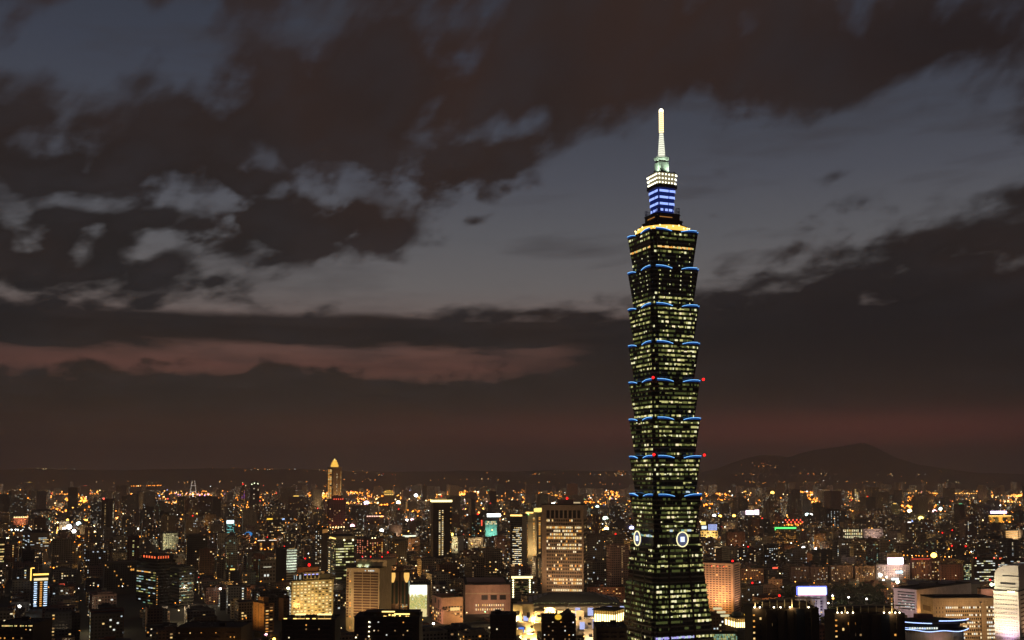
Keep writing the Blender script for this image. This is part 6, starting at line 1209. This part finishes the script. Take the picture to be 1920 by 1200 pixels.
# ------------------------------------------------------------------ the carpet of lamps
FAR_GLOW, NEAR_GLOW = 80000, 30000
def lamps():
    rnd = random.Random(77)
    cols = [E('lamp_sodium', (1, .29, .03), 6.5), E('lamp_amber', (1, .44, .08), 6.5), E('lamp_warm', (1, .72, .34), 6.0), E('lamp_white2', (.95, 1, .95), 6.0), E('lamp_blue', (.3, .45, 1), 4), E('lamp_green', (.3, 1, .5), 4), E('lamp_red', (1, .06, .05), 5), E('lamp_violet', (.9, .4, .9), 4)]
    mb = MB()
    def oct_(p, r, m):
        x, y, z = p; i = len(mb.v); mb.v += [(x + r, y, z), (x - r, y, z), (x, y + r, z), (x, y - r, z), (x, y, z + r), (x, y, z - r)]
        for f in ((0, 2, 4), (2, 1, 4), (1, 3, 4), (3, 0, 4), (2, 0, 5), (1, 2, 5), (3, 1, 5), (0, 3, 5)): mb.f.append(tuple(i + k for k in f)); mb.m.append(m)
    pick = lambda w: rnd.choices(range(8), w)[0]
    W8 = (52, 28, 14, 5, .8, .6, 2, .8)
    for _ in range(2600):           # far districts, an even scatter of single lamps ...
        Y = 3200 + 7600 * rnd.random() ** .9; X = rnd.uniform(-.49, .49) * Y; z = rnd.choice((10, 14, 22, 30, 38)) * rnd.uniform(.8, 1.2)
        oct_((X, Y, z), (.00028 + .0005 * rnd.random() ** 3) * Y, pick(W8))
    for _ in range(270):            # ... and bright clusters round markets, stations and yards
        Y = 3000 + 7600 * rnd.random() ** .85; X = rnd.uniform(-.49, .49) * Y; m = pick(W8); sx, sy = rnd.uniform(.004, .016) * Y, rnd.uniform(40, 200); z = rnd.uniform(12, 34)
        for _ in range(rnd.randint(6, 26)): oct_((X + rnd.gauss(0, sx), Y + rnd.gauss(0, sy), z * rnd.uniform(.8, 1.2)), (.0003 + .0007 * rnd.random() ** 2.5) * Y, m if rnd.random() < .75 else pick(W8))
    ca, sa = math.cos(GA), math.sin(GA)
    for _ in range(190):            # street lamps in lines along the grid between the nearer blocks
        along = rnd.random() < .5; i0, j0 = rnd.randint(-60, 60), rnd.randint(8, 100); m = pick((50, 30, 14, 6, 0, 0, 0, 0)); gx, gy = i0 * 50 - 22, j0 * 40 - 6; n = rnd.randint(5, 14)
        for q in range(n):
            x_, y_ = (gx + 34 * q, gy) if along else (gx, gy + 30 * q); X, Y = x_ * ca - y_ * sa, x_ * sa + y_ * ca
            if 1180 < Y < 3600 and abs(X) < .5 * Y: oct_((X, Y, rnd.uniform(9, 12)), .00042 * Y * rnd.uniform(.8, 1.3), m)
    for _ in range(700):
        Y = 1150 + 2300 * rnd.random() ** .8; X = rnd.uniform(-.49, .49) * Y
        oct_((X, Y, rnd.choice((9, 14, 20, 26)) * rnd.uniform(.8, 1.2)), (.00025 + .0005 * rnd.random() ** 3) * Y, pick((36, 24, 20, 18, 1, .6, 2, .4)))
    def row(xa, ya, xb, yb, z, n, r, m=0, jit=0.0):
        # lamps along a straight elevated road from one ground point to another
        for k in range(n):
            q = (k + rnd.uniform(-.2, .2)) / n
            Y0, Y1 = ya, yb; Y = 1 / ((1 - q) / Y0 + q / Y1); X = (xa + (xb - xa) * q - CX) / F * Y
            oct_((X, Y, z + rnd.uniform(-jit, jit)), r * Y * rnd.uniform(.75, 1.2), m if rnd.random() < .85 else 2)
    for a in ((-20, 8000, 310, 9200, 24, 60, .00055, 1), (60, 8600, 300, 8900, 34, 34, .00045, 0), (250, 10500, 312, 11500, 80, 16, .0005, 0), (380, 9200, 620, 9600, 20, 34, .00036, 0), (655, 7400, 760, 8300, 20, 26, .0005, 1), (820, 8600, 960, 9600, 30, 46, .0006, 1), (840, 9000, 940, 9100, 44, 30, .0005, 0), (960, 10200, 1170, 10400, 24, 34, .0004, 0),
              (1320, 9200, 1600, 8900, 24, 44, .0004, 0), (1590, 7600, 1925, 6600, 22, 60, .0005, 1), (1650, 9000, 1850, 8600, 38, 44, .00055, 1), (1640, 8200, 1700, 8000, 26, 16, .0006, 1), (1820, 6800, 1930, 6500, 20, 24, .0005, 1), (1480, 8600, 1640, 8000, 22, 30, .0005, 1), (0, 5200, 210, 5600, 24, 26, .0004, 0), (300, 6400, 520, 6100, 24, 30, .0004, 0), (880, 5600, 1010, 5900, 26, 18, .0004, 1), (1330, 5200, 1520, 5000, 26, 26, .0004, 0), (1620, 4800, 1900, 4500, 26, 36, .0004, 0), (1640, 2150, 1780, 2080, 22, 20, .0005, 0), (400, 3600, 560, 3500, 26, 22, .0004, 0)): row(*a)
    # added point lights, each with a lamp dot, that warm streets, walls and haze
    def glow(X, Y, z, P_, col):
        l = bpy.data.lights.new('added_street_glow', 'POINT'); l.energy = P_; l.color = col; l.shadow_soft_size = .6; o = bpy.data.objects.new('added_street_glow', l); COL.objects.link(o); o.location = (X, Y, z)
    for k in range(110):
        Y = 3300 + 6800 * rnd.random(); X = rnd.uniform(-.48, .48) * Y; z = rnd.uniform(24, 60); oct_((X, Y, z), .0006 * Y, rnd.choice((0, 0, 1, 2)))
        glow(X, Y - .0012 * Y, z, FAR_GLOW * (Y / 5000), rnd.choice(((1, .5, .15), (1, .6, .25), (1, .7, .4))))
    for k in range(120):
        Y = 1150 + 2150 * rnd.random(); X = rnd.uniform(-.48, .48) * Y; z = rnd.uniform(12, 26); oct_((X, Y, z), .00045 * Y, rnd.choice((0, 0, 1, 1, 2)))
        glow(X, Y - .001 * Y, z, NEAR_GLOW, rnd.choice(((1, .48, .12), (1, .58, .2), (1, .75, .45))))
    for k in range(34):
        Y = 860 + 330 * rnd.random(); X = rnd.uniform(-.47, .47) * Y; z = rnd.uniform(9, 15); oct_((X, Y, z), .5, rnd.choice((0, 1, 1, 2)))
        glow(X, Y - 1.4, z, 7000, rnd.choice(((1, .5, .15), (1, .6, .25), (1, .75, .45))))
    tag(mb.build('city_lamps', cols), 'countless small amber and white lamps scattered over the distant city', kind='stuff')
    mb.v, mb.f, mb.m = [], [], []
    dg = bpy.context.evaluated_depsgraph_get(); bpy.context.view_layer.update()
    def hill(px, py):               # a lamp standing on the far slope seen through this line
        d = Vector(ray(px, py)).normalized()
        for nm in ('hills', 'mountain'):
            o = bpy.data.objects[nm]; hit, loc, nrm, _ = o.ray_cast(Vector((0, 0, CAMZ)), d)
            if hit: return loc + nrm * 6 - d * 20
        return None
    spots = []
    for c in ((30, 876, 8, 6), (80, 879, 40, 20), (100, 881, 30, 8), (180, 873, 20, 3), (290, 873, 20, 4), (400, 876, 30, 7), (490, 873, 30, 22), (515, 880, 26, 14), (575, 874, 12, 8), (480, 879, 80, 8), (660, 884, 40, 14), (680, 900, 16, 10), (720, 890, 30, 8), (1000, 890, 60, 8), (1020, 905, 30, 7), (1150, 890, 22, 16), (1165, 888, 6, 6), (1130, 908, 20, 8), (1440, 874, 22, 12), (1425, 868, 14, 5), (1395, 890, 40, 8), (1520, 890, 30, 7), (1560, 905, 60, 12), (1617, 830, 1, 1), (1670, 892, 40, 9), (1764, 886, 2, 3), (1460, 905, 60, 14), (1700, 905, 120, 20), (1880, 867, 4, 1), (870, 900, 60, 12), (240, 905, 200, 30), (700, 912, 120, 30)):
        for _ in range(c[3]): spots.append((rnd.gauss(c[0], c[2]), rnd.gauss(c[1], 1.6)))
    for px, py in spots:
        p = hill(px, py)
        if p: oct_(p, p.y * (.00016 + .00018 * rnd.random()), pick((40, 34, 16, 6, 0, 0, 3, 0)))
    tag(mb.build('hillside_lamps', cols), 'small amber lamps strung along the far dark hillsides', kind='stuff')
lamps()

# ------------------------------------------------------------------ trees
def leafm(name, col):
    m, t, b = base_mat(name); tc = t.nodes.new('ShaderNodeTexCoord'); n = noise(t, tc.outputs['Object'], .35, 3, .6)
    t.links.new(mixc(t, n.step(.3, .7), col, tuple(v * .4 for v in col)), b.inputs['Base Color']); b.inputs['Roughness'].default_value = .8; return m
LEAF = [leafm('leaf_dark', (.035, .06, .022)), leafm('leaf_olive', (.06, .07, .025))]; BARK = wallm('bark', (.08, .06, .045))
def crown_mesh(seed, h, r, n=520):
    rnd = random.Random(seed); mb = MB(); cl = [(rnd.uniform(-.6, .6) * r, rnd.uniform(-.6, .6) * r, h * rnd.uniform(.45, .95), r * rnd.uniform(.35, .6)) for _ in range(9)]
    for _ in range(n):
        cx, cy_, cz, cr = rnd.choice(cl); d = Vector((rnd.gauss(0, 1), rnd.gauss(0, 1), rnd.gauss(0, .8))).normalized() * cr * rnd.uniform(.6, 1.05); p = Vector((cx, cy_, cz)) + d
        a = Vector((rnd.gauss(0, 1), rnd.gauss(0, 1), rnd.gauss(0, 1))).normalized(); b_ = a.orthogonal().normalized(); s = rnd.uniform(.45, 1.0)
        mb.quad(p - a * s, p - b_ * s * .7, p + a * s, p + b_ * s * .7)
    return mb
def trees():
    protos = []
    for k in range(4):
        h = (12, 10, 14, 9)[k]; r = (5.5, 4.6, 5.8, 4.2)[k]; c = crown_mesh(k + 5, h, r).build('crown', LEAF[k % 2]); t = MB(); t.cyl((0, 0, -.5), .45, h * .55, .22, 8)
        for a in (.4, 2.2, 4.1): t.bar((0, 0, h * .35), (math.cos(a) * r * .5, math.sin(a) * r * .5, h * .68), .18, 5, r1=.07)
        tr = t.build('trunk', BARK); protos.append((c.data, tr.data)); bpy.data.objects.remove(c); bpy.data.objects.remove(tr)
    rnd = random.Random(9)
    pts = [(452 + 16 * i, 1120 + 30 * (i % 3), 'dark bushy tree at the lower left near the orange lit apartments') for i in range(7)] + [(884 + 13 * i, 985 + 22 * (i % 3), 'dark tree in front of the near tree-side block') for i in range(8)] + [(850 + 10 * i, 1190 + 20 * (i % 2), 'dark street tree below the pink department store') for i in range(7)] + [(1545 + 15 * i, 1230 + 60 * (i % 4), 'dark park tree right of the blue-white sign') for i in range(10)]
    for px, Y, lab in pts:
        c, t = rnd.choice(protos); x = P(px, 1150, Y).x
        r = tag(empty('broadleaf_tree', (x, Y, 0), rnd.uniform(0, 6)), lab, 'tree', lab.replace('dark ', 'trees: ', 1), 'thing'); s = rnd.uniform(.9, 1.5); r.scale = (s, s, s)
        for nm, d in (('crown', c), ('trunk', t)): o = bpy.data.objects.new(nm, d); COL.objects.link(o); o.parent = r
    # the park wood: one dark mass of crowns
    mb = MB()
    for _ in range(340):
        Y = rnd.uniform(1190, 1640); px = rnd.uniform(1470, 1655); x = P(px, 1100, Y).x; h = rnd.uniform(9, 16); r = rnd.uniform(4, 7)
        if any((x - q[5][0]) ** 2 + (Y - q[5][1]) ** 2 < (q[6] * .8 + r) ** 2 for q in HEROES): continue
        for _ in range(46):
            d = Vector((rnd.gauss(0, 1), rnd.gauss(0, 1), abs(rnd.gauss(0, .8)))).normalized() * r * rnd.uniform(.7, 1.05); p = Vector((x, Y, h - r * .6)) + d
            a = Vector((rnd.gauss(0, 1), rnd.gauss(0, 1), rnd.gauss(0, 1))).normalized(); b_ = a.orthogonal().normalized(); s = rnd.uniform(1.0, 1.9)
            mb.quad(p - a * s, p - b_ * s * .7, p + a * s, p + b_ * s * .7)
    tag(mb.build('park_wood', LEAF[0]), 'dark wooded park behind the blue-white sign', kind='stuff')
trees()

# ------------------------------------------------------------------ the air
def air():
    m = bpy.data.materials.new('night_haze'); m.use_nodes = True; t = m.node_tree; t.nodes.clear()
    v = t.nodes.new('ShaderNodeVolumePrincipled'); v.inputs['Color'].default_value = (.85, .79, .86, 1); v.inputs['Density'].default_value = HAZE; v.inputs['Anisotropy'].default_value = .2
    o = t.nodes.new('ShaderNodeOutputMaterial'); t.links.new(v.outputs[0], o.inputs['Volume'])
    mb = MB(); mb.box((0, 10400, 339), (43000, 23400, 686)); tag(mb.build('haze', m), 'thin warm night haze over the city', kind='stuff')
HAZE = 8e-5
air()
